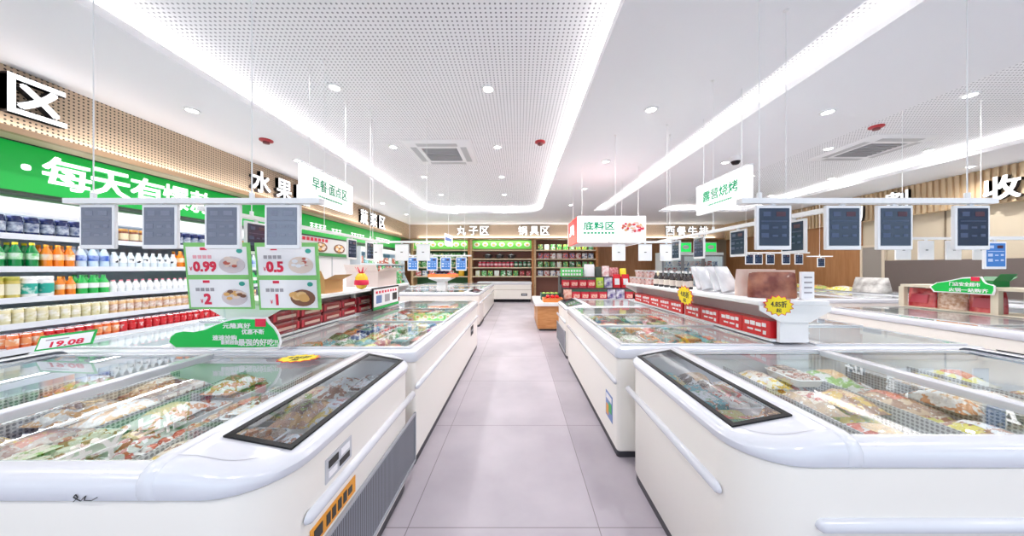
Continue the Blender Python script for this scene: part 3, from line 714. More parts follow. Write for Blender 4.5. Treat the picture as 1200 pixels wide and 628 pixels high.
fill('far right end freezer', PB, (5, 2, 4, 1), .71+.40, .71+1.3, 4.56, 5.52, .66, cw=.175, cl=.22, seed=15, sc=.84)
fill('far right end freezer under its window', PB, (5, 0, 4, 0), .71+.08, .71+.40, 4.57, 5.5, .68, cw=.17, seed=16)
fill('second left island', PB, (4, 3, 4, 1), -.93-1.3, -.93-.08, 7.12, 8.05, .66, cw=.25, cl=.3, seed=17)
fill('farthest freezer of second left island', PB, (4, 3, 4, 1), -.94-1.15, -.94-.1, 8.3, 11.3, .66, cw=.3, cl=.36, seed=18)
fill('nearer cream freezer beyond right aisle', PB, (4, 3, 4, 1), 4.65, 5.68, 1.62, 4.34, .66, cw=.3, cl=.34, seed=19)
fill('farther cream freezer beyond right aisle', PB, (4, 3, 4, 1), 5.4, 6.35, 5.72, 9.5, .66, cw=.45, cl=.45, seed=20)
baskets('nearest left freezer', [-.70-u for u in (.6575, 1.0925, 1.5275, 1.9625)], .92, 1.96, .603, .725)
baskets('nearest right freezer', [.755+u for u in (.65, 1.07, 1.49, 1.91)], 1.06, 2.05, .603, .725)

# ------------------------------------------------------------------ shelves over the islands
def over_shelf(label, xm, s, y0, y1, mids):
    """white shelf unit on the island's centre ridge: end panels, posts, back panel, top board"""
    t = thing('island_shelf', label, 'shelf', (xm, (y0+y1)/2, .82))
    zt = 1.15
    MB().box(xm-.27, xm+.27, y0, y1, zt-.035, zt).build('top_board', PAINT, t, bevel=.006)
    for yy in (y0, y1-.03): MB().box(xm-.11, xm+.11, yy, yy+.03, .834, zt-.035).build('end_panel', PAINT, t, bevel=.004)
    for yy in mids:
        for dx in (-.10, .10): MB().box(xm+dx-.02, xm+dx+.02, yy-.018, yy+.018, .852, zt-.035).build('post', PAINT, t)
    MB().box(xm-.008, xm+.008, y0+.03, y1-.03, .852, zt-.035).build('back_panel', mat('pink_panel', (.72, .64, .64), .5), t)
    MB().box(xm-.145, xm+.145, y0+.032, y1-.032, .834, .852).build('bottom_board', PAINT, t)
    for yy in (y0-.0125, y1+.0005):
        MB().prism([(xm-.27, yy, zt-.035), (xm-.27, yy, zt-.07), (xm-.11, yy, zt-.16), (xm+.11, yy, zt-.16), (xm+.27, yy, zt-.07), (xm+.27, yy, zt-.035)], (0, .012, 0)).build('bracket', PAINT, t)
    return t
XMR, XML = .71+1.375, -.72-1.375
over_shelf('white shelf on the right island carrying bags above and red cartons below', XMR, 1, 2.26, 5.05, (3.52,))
over_shelf('white shelf on the left island carrying boxes above and dark red packs below', XML, -1, 2.3, 4.95, (3.6,))

# red cartons along the right shelf
def red_carton():
    root = MB().box(-.055, .055, -.145, .145, 0, .135).build('red_carton', REDBOX, bevel=.004); tag(root, 'x', 'carton')
    mb = MB()
    for a, b_, c, d in ((-.11, -.06, .075, .105), (-.05, 0, .075, .11), (.01, .06, .075, .105), (.07, .11, .08, .11), (-.08, -.02, .035, .05), (.0, .06, .035, .05), (.08, .11, .02, .05)): mb.box(-.0565, -.055, -b_, -a, c, d)
    mb.build('lettering', CARD, root); return root
rc = red_carton()
for k, y in enumerate((2.46, 2.755, 3.055, 3.352, 3.70, 3.992, 4.284, 4.576, 4.868)):
    place(rc, (XMR-.085, y, .853), 0, 'red carton with white lettering standing on lower board of right island shelf', 'red cartons under the right island shelf')
# dark red wrapped packs along the left shelf, two layers
def red_pack():
    mb = MB(); loft(mb, -.07, .07, -.15, .15, .02, [(.012, 0), (0, .02), (0, .075), (.012, .095)], 0, True, True)
    root = mb.build('wrapped_red_pack', DRED); tag(root, 'x', 'pack')
    MB().box(.068, .0715, -.10, .10, .03, .055).build('paper_band', mat('band_cream', (.66, .42, .36), .5), root)
    for a in (-.14, .115): MB().box(.069, .0713, a, a+.025, .02, .08).build('shiny_corner', mat('foil_red', (.7, .05, .08), .1, .3), root)
    return root
rp = red_pack()
for y in (2.50, 2.81, 3.12, 3.425, 3.775, 4.09, 4.40, 4.71):
    for k in range(2 if y != 4.71 else 1):
        place(rp, (XML+.085, y, .853+.097*k), 0, 'dark red wrapped pack with cream band, %s layer under the left island shelf' % ('upper' if k else 'lower'), 'dark red packs, %s layer' % ('upper' if k else 'lower'))

# things on top of the right shelf
def pouch_proto(name, film, w=.17, h=.24, d=.07, cat='bag', lab=None):
    mb = MB(); loops = []
    for k in range(9):
        v = k/8; ww = w*(1-.06*v); dd = d*(1-v)**.7+.004; ww = ww*(1+.04*math.sin(v*PI))
        loops.append([(ww/2*math.cos(a)*abs(math.cos(a))**-.35 if abs(math.cos(a)) > .01 else 0, dd/2*math.sin(a), v*h) for a in [2*PI*i/14+.2 for i in range(14)]])
    mb.rings(loops, 0, True, True, True); root = mb.build(name, film, smooth=60); tag(root, 'x', cat)
    if lab is not None: MB().prism([(-w*.3, -d*.47, h*.22), (w*.3, -d*.47, h*.22), (w*.3, -d*.27, h*.68), (-w*.3, -d*.27, h*.68)], (0, -.006, 0)).build('printed_label', lab, root)
    return root
SILV = mat('silver_film', (.62, .63, .66), .22, .5); BRN = noise_mat('brown_film', (.16, .025, .015), (.42, .16, .09), 9, .3, coat=.4)
zt = 1.15
wb = pouch_proto('white_bag', noise_mat('white_film', (.78, .78, .80), (.55, .56, .6), 6, .25, coat=.4), .20, .26, .10)
for k, (dx, y) in enumerate(((0, 2.86), (.02, 3.0), (-.02, 3.14), (.01, 3.28))):
    place(wb, (XMR-.05+dx, y, zt+.026), .35, 'white silvery food bag leaning on top of the right island shelf', 'white bags on the right island shelf', tilt=(-.42, 0))
bb = pouch_proto('brown_snack_bag', BRN, .34, .22, .13); MB().box(-.16, .16, -.004, .004, .205, .232).build('crimped_seal', mat('seal_tan', (.6, .42, .34), .4), bb)
place(bb, (XMR+.03, 2.50, zt+.002), -.3, 'large brown and red snack bag on near end of right island shelf')
pb = pouch_proto('pink_snack_bag', noise_mat('pink_film', (.78, .62, .55), (.7, .5, .42), 5, .3), .32, .24, .08)
place(pb, (XMR+.04, 2.68, zt), -.3, 'pale pink snack bag behind the brown one on right island shelf')
o = thing('price_card_stand', 'upright white price card on near corner of right island shelf', 'price card', (XMR+.19, 2.36, zt))
MB().box(XMR+.14, XMR+.24, 2.35, 2.37, zt, zt+.22).build('card', CARD, o); MB().box(XMR+.14, XMR+.24, 2.33, 2.40, zt, zt+.008).build('foot', CARD, o)
mb = MB()
for i in range(4): mb.box(XMR+.16, XMR+.22, 2.347, 2.35, zt+.05+i*.04, zt+.062+i*.04)
mb.build('lettering', TXTGREY, o)
def bottle(name, prof, body, cap=None, capprof=None, lab=None, labprof=None, cat='bottle', n=12):
    root = MB().lathe(prof, n=n).build(name, body, smooth=50); tag(root, 'x', cat)
    if cap: MB().lathe(capprof, n=n).build('cap', cap, root, smooth=50)
    if lab: MB().lathe(labprof, n=n, cap=False).build('label_band', lab, root, smooth=50, fix=False)
    return root
sb = bottle('sauce_bottle', [(.028, 0), (.032, .01), (.032, .12), (.012, .16), (.012, .185)], mat('dark_sauce', (.025, .018, .02), .15, coat=.5), mat('cap_white', (.8, .8, .8), .4), [(.014, .185), (.014, .21), (.001, .212)], mat('label_cream', (.7, .62, .55), .4), [(.0325, .03), (.0325, .10)])
for k in range(12):
    place(sb, (XMR-.17+.09*(k % 2), 3.42+.075*k, zt), 0, 'dark sauce bottle with white cap on top of right island shelf', 'sauce bottles on the right island shelf')
CLEAR = mat('clear_tub', (.62, .60, .62), .12, coat=.5); PINKM = noise_mat('meat_pink', (.5, .16, .12), (.72, .6, .58), 30, .4)
def tub():
    mb = MB(); loft(mb, -.07, .07, -.07, .07, .02, [(.008, 0), (0, .09)], 0, True, True); r = mb.build('snack_tub', PINKM); tag(r, 'x', 'tub')
    mb = MB(); loft(mb, -.074, .074, -.074, .074, .02, [(0, .088), (0, .105), (.01, .108)], 0, True, True); mb.build('lid', CLEAR, r); return r
tb = tub()
for k in range(5): place(tb, (XMR-.16, 4.33+.155*k, zt), 0, 'square clear-lidded snack tub on far half of right island shelf', 'snack tubs on the right island shelf')
for k in range(3): place(tb, (XMR-.16, 4.40+.155*k, zt+.109), 0, 'square clear-lidded snack tub stacked on another on right island shelf', 'stacked snack tubs on the right island shelf')

# goods above the left shelf
KRAFT = mat('kraft', (.60, .32, .12), .6); BLUSH = mat('blush_card', (.78, .66, .62), .5)
def open_box(name, label, cx, cy, z, w, d, h, m, rz=0):
    t = thing(name, label, 'box', (cx, cy, z), world=False); k = .008
    MB().box(-w/2, w/2, -d/2, d/2, 0, k).box(-w/2, -w/2+k, -d/2, d/2, k, h).box(w/2-k, w/2, -d/2, d/2, k, h).box(-w/2+k, w/2-k, -d/2, -d/2+k, k, h).box(-w/2+k, w/2-k, d/2-k, d/2, k, h).build('carton', m, t)
    MB().prism([(-w/2, -d/2, h), (w/2, -d/2, h), (w/2, -d/2-.06, h+.09), (-w/2, -d/2-.06, h+.09)], (0, .005, .002)).prism([(w/2, -d/2, h), (w/2, d/2, h), (w/2+.10, d/2, h+.05), (w/2+.10, -d/2, h+.05)], (0, 0, .004)).build('flap', m, t)
    t.rotation_euler.z = rz; return t
open_box('kraft_box', 'orange kraft box on the left island shelf behind the price boards', XML+.08, 3.05, zt, .26, .30, .13, KRAFT)
ob = open_box('cardboard_box', 'open pale cardboard box with raised flaps on left island shelf', XML+.02, 4.25, zt, .42, .6, .20, BLUSH)
gp = pouch_proto('green_snack_bag', palette_mat('film_leaf', [(.04, .30, .06), (.05, .38, .10), (.10, .25, .06)], [(.8, .8, .8), (.7, .1, .1)], .3, 18, .56), .16, .20, .07)
for k in range(4): place(gp, (XML+.17-.08*(k % 2), 4.64+.08*k, zt), PI/2, 'green snack bag at the far end of left island shelf', 'green snack bags on the left island shelf')
pt = thing('pineapple_balloon', 'yellow and red pineapple-shaped balloon standing on left island shelf', 'balloon', (XML+.235, 3.53, zt), world=False)
MB().lathe([(.001, 0), (.05, .015), (.072, .07), (.068, .14), (.04, .185), (.001, .19)], n=14).build('body', mat('balloon_yellow', (.85, .55, .01), .2, coat=.6), pt, smooth=60)
MB().lathe([(.075, .05), (.078, .06), (.076, .10), (.07, .11)], n=14, cap=False).build('red_ring', RED, pt)
mb = MB()
for i in range(7):
    a = 2*PI*i/7; mb.prism([(.02*math.cos(a)-.012*math.sin(a), .02*math.sin(a)+.012*math.cos(a), .185), (.02*math.cos(a)+.012*math.sin(a), .02*math.sin(a)-.012*math.cos(a), .185), (.07*math.cos(a), .07*math.sin(a), .26)], (.002, .002, .004))
mb.build('leaf_crown', RED, pt)
# framed leaflet hanging on the left shelf front
t = thing('framed_notice', 'black-framed notice with three small pictures hung on left island shelf', 'notice', (XML+.27, 4.05, .9))
xf = XML+.29
MB().box(xf, xf+.012, 3.66, 4.46, .87, 1.15).build('frame', BLACK, t); MB().box(xf+.012, xf+.015, 3.69, 4.43, .91, 1.13).build('sheet', CARD, t); MB().box(xf+.012, xf+.015, 3.68, 4.44, .875, .905).build('green_strip', GREENP, t)
mb = MB()
for i in range(8): mb.box(xf+.015, xf+.017, 3.74+i*.082, 3.79+i*.082, 1.075, 1.105)
mb.build('lettering', RED, t)
for i, m in enumerate((BLU, TXTGREY, TXTK)): MB().box(xf+.015, xf+.017, 3.75+i*.24, 3.90+i*.24, .95, 1.05).build('picture', m, t)

# ------------------------------------------------------------------ price boards, cut-out signs, starbursts
FOODW = mat('food_white', (.80, .66, .58), .5); FOODR = mat('food_red', (.55, .12, .08), .5); FOODO = mat('food_orange', (.75, .42, .14), .5); FOODB = mat('food_bowl', (.66, .58, .60), .4); FOODK = mat('food_brown', (.22, .09, .05), .5)
def ell(cx, cz, rx, rz, n=20): return [(cx+rx*math.cos(2*PI*i/n), 0, cz+rz*math.sin(2*PI*i/n)) for i in range(n)]
CLEARP = glass_mat('acrylic', (.93, .95, .96), 1.4, 1)
def price_board(label, quads, lean, cards, zfoot):
    (x0, x1, Y, z0, z1) = quads; t = thing('price_board', label, 'sign', ((x0+x1)/2, Y, z0), world=False)
    w = x1-x0; h = z1-z0
    MB().box(-w/2, w/2, 0, .012, 0, h).build('backing', LIME, t)
    MB().box(-.004, .004, .014, .022, zfoot-z0, h*.7).box(-.05, .05, -.08, .022, zfoot-z0, zfoot-z0+.004).build('stand', CLEARP, t)
    for k, (price, sub, kind) in enumerate(cards):
        c0 = h*.52 if k == 0 else h*.03; hh = h*.42
        c = MB().box(-w*.46, w*.46, -.004, 0, c0, c0+hh).build('price_card', CARD, t)
        R = (1, 0, 0); U = (0, 0, 1)
        text(c, price, 'lettering', (-w*.19, -.0045, c0+hh*.30), R, U, w*(.34 if len(price) > 3 else .26 if len(price) > 2 else .20), hh*.36, RED, .002, .035, keep=True)
        text(c, '￥', 'lettering', (-w*.19-w*(.215 if len(price) > 3 else .165 if len(price) > 2 else .09), -.0045, c0+hh*.22), R, U, w*.04, hh*.14, RED, .002)
        mb = MB()
        for i in range(4): mb.box(-w*.36+i*w*.075, -w*.305+i*w*.075, -.006, -.004, c0+hh*.58, c0+hh*.70)
        mb.build('subtitle', TXTGREY if sub else mat('text_pink', (.75, .35, .4), .5), c)
        MB().box(-w*.24, -w*.14, -.006, -.004, c0+hh*.88, c0+hh*.97).build('logo', RED, c)
        MB().prism([(p[0], -.005, p[2]) for p in ell(w*.36, c0+hh*.86, w*.07, hh*.13)], (0, -.001, 0), 0).prism([(p[0], -.006, p[2]) for p in ell(w*.36, c0+hh*.85, w*.045, hh*.08)], (0, -.002, 0), 1).build('badge', [CARD, mat('badge_teal', (.03, .36, .28), .4)], c)
        px_, pz = w*.23, c0+hh*.36; mb = MB()
        mb.prism([(p[0], -.005, p[2]) for p in ell(px_, pz, w*.20, hh*.30)], (0, -.002, 0), 0)
        rnd = random.Random(k+len(price)*7+kind)
        for i in range(16 if kind != 3 else 7):
            r = .75*math.sqrt(rnd.random()); a = rnd.random()*2*PI; sz = rnd.uniform(.03, .06) if kind != 3 else .085
            mb.prism([(p[0], -.007-i*.0002, p[2]) for p in ell(px_+w*.19*r*math.cos(a), pz+hh*.08+hh*.20*r*math.sin(a), w*sz, hh*sz*1.3, 10)], (0, -.001, 0), 1+i % 3)
        pal = {0: [FOODB, FOODW, FOODR, FOODW], 1: [FOODW, CARD, FOODR, FOODW], 2: [FOODB, FOODO, FOODW, FOODK], 3: [FOODK, FOODO, FOODO, mat('food_gold', (.85, .55, .25), .5)]}[kind]
        mb.build('food_picture', pal, c)
    t.rotation_euler.x = lean; return t
YB1 = 2.14
price_board('left price board with two white cards, 0.99 above 2', (X(222, YB1), X(297.5, YB1), YB1, Z(362, YB1), Z(284, YB1-.04)), math.radians(5), [('0.99', 0, 0), ('2', 1, 2)], .829)
price_board('right price board with two white cards, 0.5 above 1', (X(304, YB1), X(376, YB1), YB1, Z(363, YB1), Z(284, YB1-.04)), math.radians(5), [('0.5', 1, 1), ('1', 1, 3)], .829)

def cutout(name, label, pts, Y, thick, loc_to, lines, badge=None, feet=True):
    """free-standing printed board; pts are photo-sized outline points turned into metres at distance Y"""
    P = [(X(a, Y), Y, Z(b, Y)) for a, b in pts]; cx = sum(p[0] for p in P)/len(P); z0 = min(p[2] for p in P)
    t = thing(name, label, 'sign', (cx, Y, z0))
    cxm = cx; czm = (z0+max(p[2] for p in P))/2
    MB().prism(P, (0, thick, 0)).build('white_border', CARD, t)
    q = [(cxm+(p[0]-cxm)*.972, Y-.001, czm+(p[2]-czm)*.88) for p in P]
    MB().prism(q, (0, -.002, 0)).build('green_face', mat('cut_green', (.0, .50, .07), .4), t)
    for s, a, b, w, h in lines:
        if s: text(t, s, 'lettering', (X(a, Y), Y-.0035, Z(b, Y)), (1, 0, 0), (0, 0, 1), w*Y/F, h*Y/F, CARD, .002, .02)
    if badge:
        a, b, w, h = badge; MB().box(X(a-w/2, Y), X(a+w/2, Y), Y-.007, Y-.003, Z(b+h/2, Y), Z(b-h/2, Y)).build('red_badge', RED, t)
    if feet: MB().box(cx-.2, cx-.17, Y+thick, Y+thick+.06, z0, z0+.10).box(cx+.17, cx+.2, Y+thick, Y+thick+.06, z0, z0+.10).build('easel_foot', CARD, t)
    return t
YC = 2.005
hill = [(197, 402), (199, 395), (205, 390), (214, 388), (226, 389), (240, 386), (252, 380), (262, 376), (272, 373), (284, 371.5), (296, 372), (312, 372), (316, 378), (322, 384), (327, 393), (329, 401), (327, 408), (300, 409), (250, 409), (205, 409)]
cutout('cutout_sign', 'green hill-shaped cut-out sign with white lettering standing on nearest left freezer', hill, YC, .012, None,
       [('元隆真好', 278, 381.5, 32, 6), ('优惠不断', 297, 388.5, 26, 6), ('速速抢购', 264, 395.5, 28, 6), ('新鲜超值', 270, 401, 20, 5), ('最强的好吃!!', 303, 401, 46, 8)], (306, 378, 12, 9))
def plane_pt(px, py, x):
    Y = x*F/(px-CX); return (x, Y, Z(py, Y))
XS = 5.585
cut2 = [(1097, 331), (1110, 329), (1128, 325), (1150, 324), (1153, 329), (1156, 332), (1166, 335), (1166, 341), (1164, 346), (1145, 345), (1115, 343), (1094, 342), (1089, 336)]
P = [plane_pt(a, b_, XS) for a, b_ in cut2]; cyy = sum(p[1] for p in P)/len(P); czz = sum(p[2] for p in P)/len(P)
t = thing('cutout_sign', 'green arrow-shaped cut-out sign with white lettering on shelf beyond right aisle', 'sign', (XS, cyy, czz-.1))
MB().prism(P, (.012, 0, 0)).build('white_border', CARD, t)
MB().prism([(XS-.001, cyy+(p[1]-cyy)*.95, czz+(p[2]-czz)*.86) for p in P], (-.002, 0, 0)).build('green_face', mat('cut_green', (.0, .50, .07), .4), t)
for st_, a, b_, w, h in (('门店安全超市', 1130, 333, 36, 4.5), ('火锅一站购齐', 1134, 340, 46, 4.5)):
    q = plane_pt(a, b_, XS-.004); text(t, st_, 'lettering', q, (0, -1, 0), (0, 0, 1), w*q[1]*q[1]/(F*XS), h*q[1]/F, CARD, .002, .02)
q = plane_pt(1143, 327, XS-.004); MB().box(XS-.008, XS-.003, q[1]-.035, q[1]+.035, q[2]-.025, q[2]+.025).build('red_badge', RED, t)
MB().box(XS+.012, XS+.036, cyy-.2, cyy-.17, czz, czz+.03).box(XS+.012, XS+.036, cyy+.12, cyy+.15, czz, czz+.03).build('clip', CARD, t)

def starburst(label, c, right, up, r=.085, rz=None):
    R = Vector(right).normalized(); U = Vector(up).normalized(); N_ = R.cross(U); c = Vector(c); t = thing('starburst_sign', label, 'price tag', tuple(c))
    def star(f_, ro): return [tuple(c+R*(math.cos(2*PI*i/28)*(1.25*r if i % 2 else 1.02*r)*f_)+U*(math.sin(2*PI*i/28)*(r*.85 if i % 2 else r*.68)*f_)+N_*ro) for i in range(28)]
    MB().prism(star(1.0, 0), tuple(N_*.003)).build('red_edge', RED, t); MB().prism(star(.92, .003), tuple(N_*.002)).build('card', YEL, t)
    text(t, '4.85折', 'lettering', tuple(c+U*r*.12+N_*.005), tuple(R), tuple(U), r*1.25, r*.5, TXTK, .001, .02)
    text(t, '起', 'lettering', tuple(c-U*r*.38+N_*.005), tuple(R), tuple(U), r*.4, r*.3, TXTK, .001, .02)
    return t
starburst('yellow starburst price tag facing the aisle entrance on right island shelf end', (X(912, 2.25), 2.25, Z(358, 2.25)), (1, 0, -.05), (0, 0, 1), .095)
starburst('yellow starburst price tag on the right island shelf front, seen edge-on', (XMR-.275, 3.25, 1.10), (0, -1, -.1), (0, 0, 1), .13)
starburst('yellow starburst price tag lying on nearest left freezer lid', (X(350, 1.88), 1.88, .829), (1, .1, 0), (-.1, 1, 0), .10)
# tilted price card at left end of near-left freezer
t = thing('price_card', 'tilted price card with green border at far left of nearest left freezer', 'price card', (-3.05, 2.0, .868), world=False)
MB().box(-.21, .21, 0, .008, 0, .14).build('backing', GREENP, t); MB().box(-.195, .195, -.003, 0, .012, .118).build('card', CARD, t)
text(t, '19.08', 'lettering', (.02, -.004, .042), (1, 0, 0), (0, 0, 1), .24, .05, RED, .002, .02)
MB().box(-.15, .02, -.005, -.003, .085, .095).build('subtitle', TXTGREY, t); MB().box(-.05, .05, .008, .06, 0, .01).build('foot', CARD, t)
t.rotation_euler = (math.radians(-25), math.radians(-7), math.radians(12)); t.scale = (.72, .72, .72)

# ------------------------------------------------------------------ hanging electronic price tablets
def tablet_proto(scr, ui, ured=None):
    t = thing('price_tablet', 'x', 'price display', world=False); w, h, d = .19, .24, .018
    MB().plate(-w/2, w/2, -h, 0, -d/2, d/2, []).build('housing', PAINT, t, bevel=.004).rotation_euler = (PI/2, 0, 0)
    s_ = MB().box(-w/2+.014, w/2-.014, -d/2-.002, -d/2, -h+.022, -.016).build('screen', scr, t)
    mb = MB()
    for i, (a, b_, c, e) in enumerate(((-.06, -.02, -.06, -.035), (.01, .06, -.06, -.035), (-.07, .07, -.088, -.083), (-.07, -.03, -.13, -.105), (-.01, .02, -.125, -.115), (.04, .065, -.125, -.110), (-.07, -.03, -.175, -.15), (-.01, .02, -.17, -.16), (.04, .065, -.17, -.155))): mb.box(a, b_, -d/2-.003, -d/2-.002, c, e, 1 if i == 1 else 0)
    mb.build('readout', [ui, ured or UIR], s_)
    MB().box(-.012, .012, -.006, .006, -.002, .022).build('hanger', PAINT, t)
    MB().box(-.015, .015, d/2, d/2+.003, -.122, -.112).build('lock', BLACK, t)
    return t
TD = tablet_proto(SCREEN, UI); TL = tablet_proto(SCREENL, mat('tablet_text_pale', (.20, .22, .29), .3), mat('tablet_text_pale', (.2, .22, .29), .3)); TB = tablet_proto(SCREENB, mat('tablet_text_blue', (.5, .6, .8), .3))
RZ = 1.757
def rail(label, p, q, rods, ztop=None):
    p = Vector(p); q = Vector(q); m = (p+q)/2; t = thing('display_rail', label, 'rail', tuple(m)); d = (q-p).normalized(); n = Vector((-d.y, d.x, 0))
    a, b_ = p-n*.022, p+n*.022
    MB().prism([tuple(a), tuple(b_), tuple(b_+Vector((0, 0, .028))), tuple(a+Vector((0, 0, .028)))], tuple(q-p)).build('bar', RODM, t)
    for f_ in rods:
        c = p+(q-p)*f_; zt_ = REC if in_tray(c.x, c.y) else CEIL
        MB().tube((c.x, c.y, c.z+.028), (c.x, c.y, zt_), .003, 6).lathe([(.014, zt_-.01), (.02, zt_)], (c.x, c.y, 0), 8).lathe([(.012, .028), (.012, .06)], (c.x, c.y, c.z), 8).build('rod', RODM, t)
    return t
ordn = ['first', 'second', 'third', 'fourth', 'fifth', 'sixth']
YN = 1.62
rail('white rail with grey tablets hung above nearest left freezer', (X(80, YN), YN, RZ-.01), (X(377, YN), YN, RZ-.01), (.1, .725))
for k, px in enumerate((116, 189, 262, 332)):
    place(TL, (X(px, YN), YN, Z(236, YN)-.018), 0, '%s grey price tablet from the left on rail above nearest left freezer' % ordn[k])
rail('white rail with dark tablets hung above nearest right freezer', (X(866, YN), YN, RZ-.01), (X(1163, YN), YN, RZ-.01), (.08, .9))
for k, px in enumerate((905.5, 987, 1047, 1137)):
    place(TD, (X(px, YN), YN, Z(237, YN)-.018), 0, '%s dark price tablet from the left on rail above nearest right freezer' % ordn[k])
# rails along the islands
xr = 1.97
rail('long white rail of tablets running above right island shelf', (xr, 1.85, RZ), (xr, 4.2, RZ), (.15, .5, .9))
for k, y in enumerate((2.14, 2.68, 3.26, 3.74)): place(TD, (xr, y, RZ-.015), -PI/2, '%s dark price tablet along the right island rail' % ordn[k])
xl = -1.97
rail('long white rail of tablets running above left island shelf', (xl, 1.85, RZ), (xl, 4.2, RZ), (.15, .5, .9))
for k, y in enumerate((2.24, 3.52, 3.94)): place(TD, (xl, y, RZ-.015), PI/2, '%s dark price tablet along the left island rail' % ordn[k])
def back_row(lbl, Y, pxs, proto, flip=True, zoff=0, rods=(.1, .9), sc=1, group=None, names=None, ends=6):
    z = RZ+zoff; rail('white rail '+lbl, (X(pxs[0]-12, Y), Y, z), (X(pxs[-1]+12, Y), Y, z), rods)
    for k, px in enumerate(pxs): place(proto, (X(px, Y), Y, z-.015), PI if flip else 0, '%s tablet from left on rail %s' % (ordn[k], lbl), sc=sc)
back_row('across far end of left island, white backs showing', 4.25, (441, 471, 496), TD)
back_row('across middle of right island, white backs showing', 4.27, (725, 756, 781), TD)
back_row('over island beyond right aisle, white backs showing', 3.75, (1058, 1085, 1117, 1149), TD)
rail('short white rail with one blue tablet beyond right aisle', (X(1150, 2.6), 2.6, Z(281, 2.6)), (X(1215, 2.6), 2.6, Z(281, 2.6)), (.9,))
place(TB, (X(1165, 2.6), 2.6, Z(281, 2.6)-.015), 0, 'blue-lit price tablet half hidden behind a dark one beyond right aisle')
back_row('above second left island, blue screens showing', 6.1, (484, 506.5, 522.5, 540.5), TB, False, -.12, sc=1.15)
back_row('of five small dark tablets before the brown wall', 6.9, (878, 888.5, 902.5, 921, 936), TD, False, -.02)
rail('short white rail with one tablet before the brown wall', (X(946, 7.6), 7.6, Z(301, 7.6)), (X(975, 7.6), 7.6, Z(301, 7.6)), (.5,))
place(TD, (X(962, 7.6), 7.6, Z(302, 7.6)), 0, 'lone small dark tablet hung before the brown wall')

# ------------------------------------------------------------------ hanging area signs
def hang_sign(label, x, y0, y1, z0, z1, face, main, sub, w_m, rods_top):
    """lit panel parallel to the aisle; face = +1 shows to +x"""
    t = thing('hanging_sign', label, 'sign', (x, (y0+y1)/2, z0)); th = .05
    MB().box(x-th/2, x+th/2, y0, y1, z0, z1).build('panel', LIGHTBOX, t, bevel=.004)
    MB().box(x-th/2-.004, x+th/2+.004, y0-.004, y1+.004, z1, z1+.012).build('top_trim', ALU, t)
    for y in (y0+.12, y1-.12): MB().tube((x, y, z1), (x, y, REC if in_tray(x, y) else CEIL), .004, 6).build('rod', RODM, t)
    xf = x+face*(th/2+.0005); right = (0, face, 0); L_ = y1-y0; h = z1-z0
    text(t, main, 'lettering', (xf, (y0+y1)/2, z0+h*.56), right, (0, 0, 1), L_*w_m, h*.36, TXTG, .003, .011)
    mb = MB(); n = 18
    for i in range(n):
        a = y0+L_*(.5-w_m*.35)+L_*w_m*.7*i/n; mb.box(xf, xf+face*.002, a, a+L_*w_m*.7/n*.7, z0+h*.2, z0+h*.255)
    mb.build('subtitle', TXTG, t)
hang_sign('white hanging sign with green breakfast lettering above left island', -2.17, 2.97, 3.86, 2.09, 2.45, 1, '早餐·面点区', '', .70, 0)
hang_sign('white hanging sign with green camping barbecue lettering above right island', 2.36, 3.04, 3.93, 2.09, 2.45, -1, '露营烧烤', '', .68, 0)
# soup-base four-sided light box over the display table
YS = 5.5; t = thing('hanging_lightbox', 'white four-sided light box with green soup-base lettering and red side', 'sign', (X(717, YS), YS+.5, Z(284, YS)))
x0, x1, z0, z1 = X(677, YS), X(757, YS), Z(284, YS), Z(253, YS)
MB().box(x0, x1, YS, YS+.04, z0, z1).build('front_panel', LIGHTBOX, t); MB().box(x0, x1, YS+1.06, YS+1.1, z0, z1).build('rear_panel', LIGHTBOX, t)
MB().box(x0, x0+.04, YS+.04, YS+1.06, z0, z1).build('red_side_panel', mat('lit_red', (.75, .03, .03), .4, emit=(.9, .05, .04), estr=.35), t); MB().box(x1-.04, x1, YS+.04, YS+1.06, z0, z1).build('side_panel', LIGHTBOX, t)
MB().box(x0+.04, x1-.04, YS+.04, YS+1.06, z0, z0+.03).build('base_panel', PAINT, t)
for xx in (x0+.1, x1-.1):
    for yy in (YS+.1, YS+1.0): MB().tube((xx, yy, z1), (xx, yy, REC if in_tray(xx, yy) else CEIL), .005, 6).build('rod', RODM, t)
text(t, '底料区', 'lettering', (X(702, YS), YS-.0005, Z(264.5, YS)), (1, 0, 0), (0, 0, 1), 36*YS/F, 9.8*YS/F, TXTG, .004, .022)
mb = MB()
for i in range(9):
    a = X(684+i*4.1, YS); mb.box(a, a+.045, YS-.003, YS, Z(274, YS), Z(271.8, YS))
mb.build('subtitle', TXTG, t)
text(t, '具', 'lettering', (x0-.0005, YS+.6, Z(271, YS+.6)), (0, -1, 0), (0, 0, 1), .5, .20, TXT, .004, .02)
mb = MB(); rnd = random.Random(3); cxx, czz = X(741.5, YS), Z(268.5, YS)
mb.prism([(p[0]+cxx, YS-.002, p[2]+czz) for p in ell(0, 0, .215, .15)], (0, -.002, 0), 0)
for i in range(40):
    r = .95*math.sqrt(rnd.random()); a = rnd.random()*2*PI
    mb.prism([(p[0]+cxx, YS-.004-i*.0001, p[2]+czz) for p in ell(.205*r*math.cos(a), .03+.11*r*math.sin(a), rnd.uniform(.015, .04), rnd.uniform(.01, .028), 9)], (0, -.001, 0), 1+i % 4)
mb.build('food_picture', [CARD, RED, FOODO, FOODR, mat('food_pale', (.85, .6, .5), .5)], t)
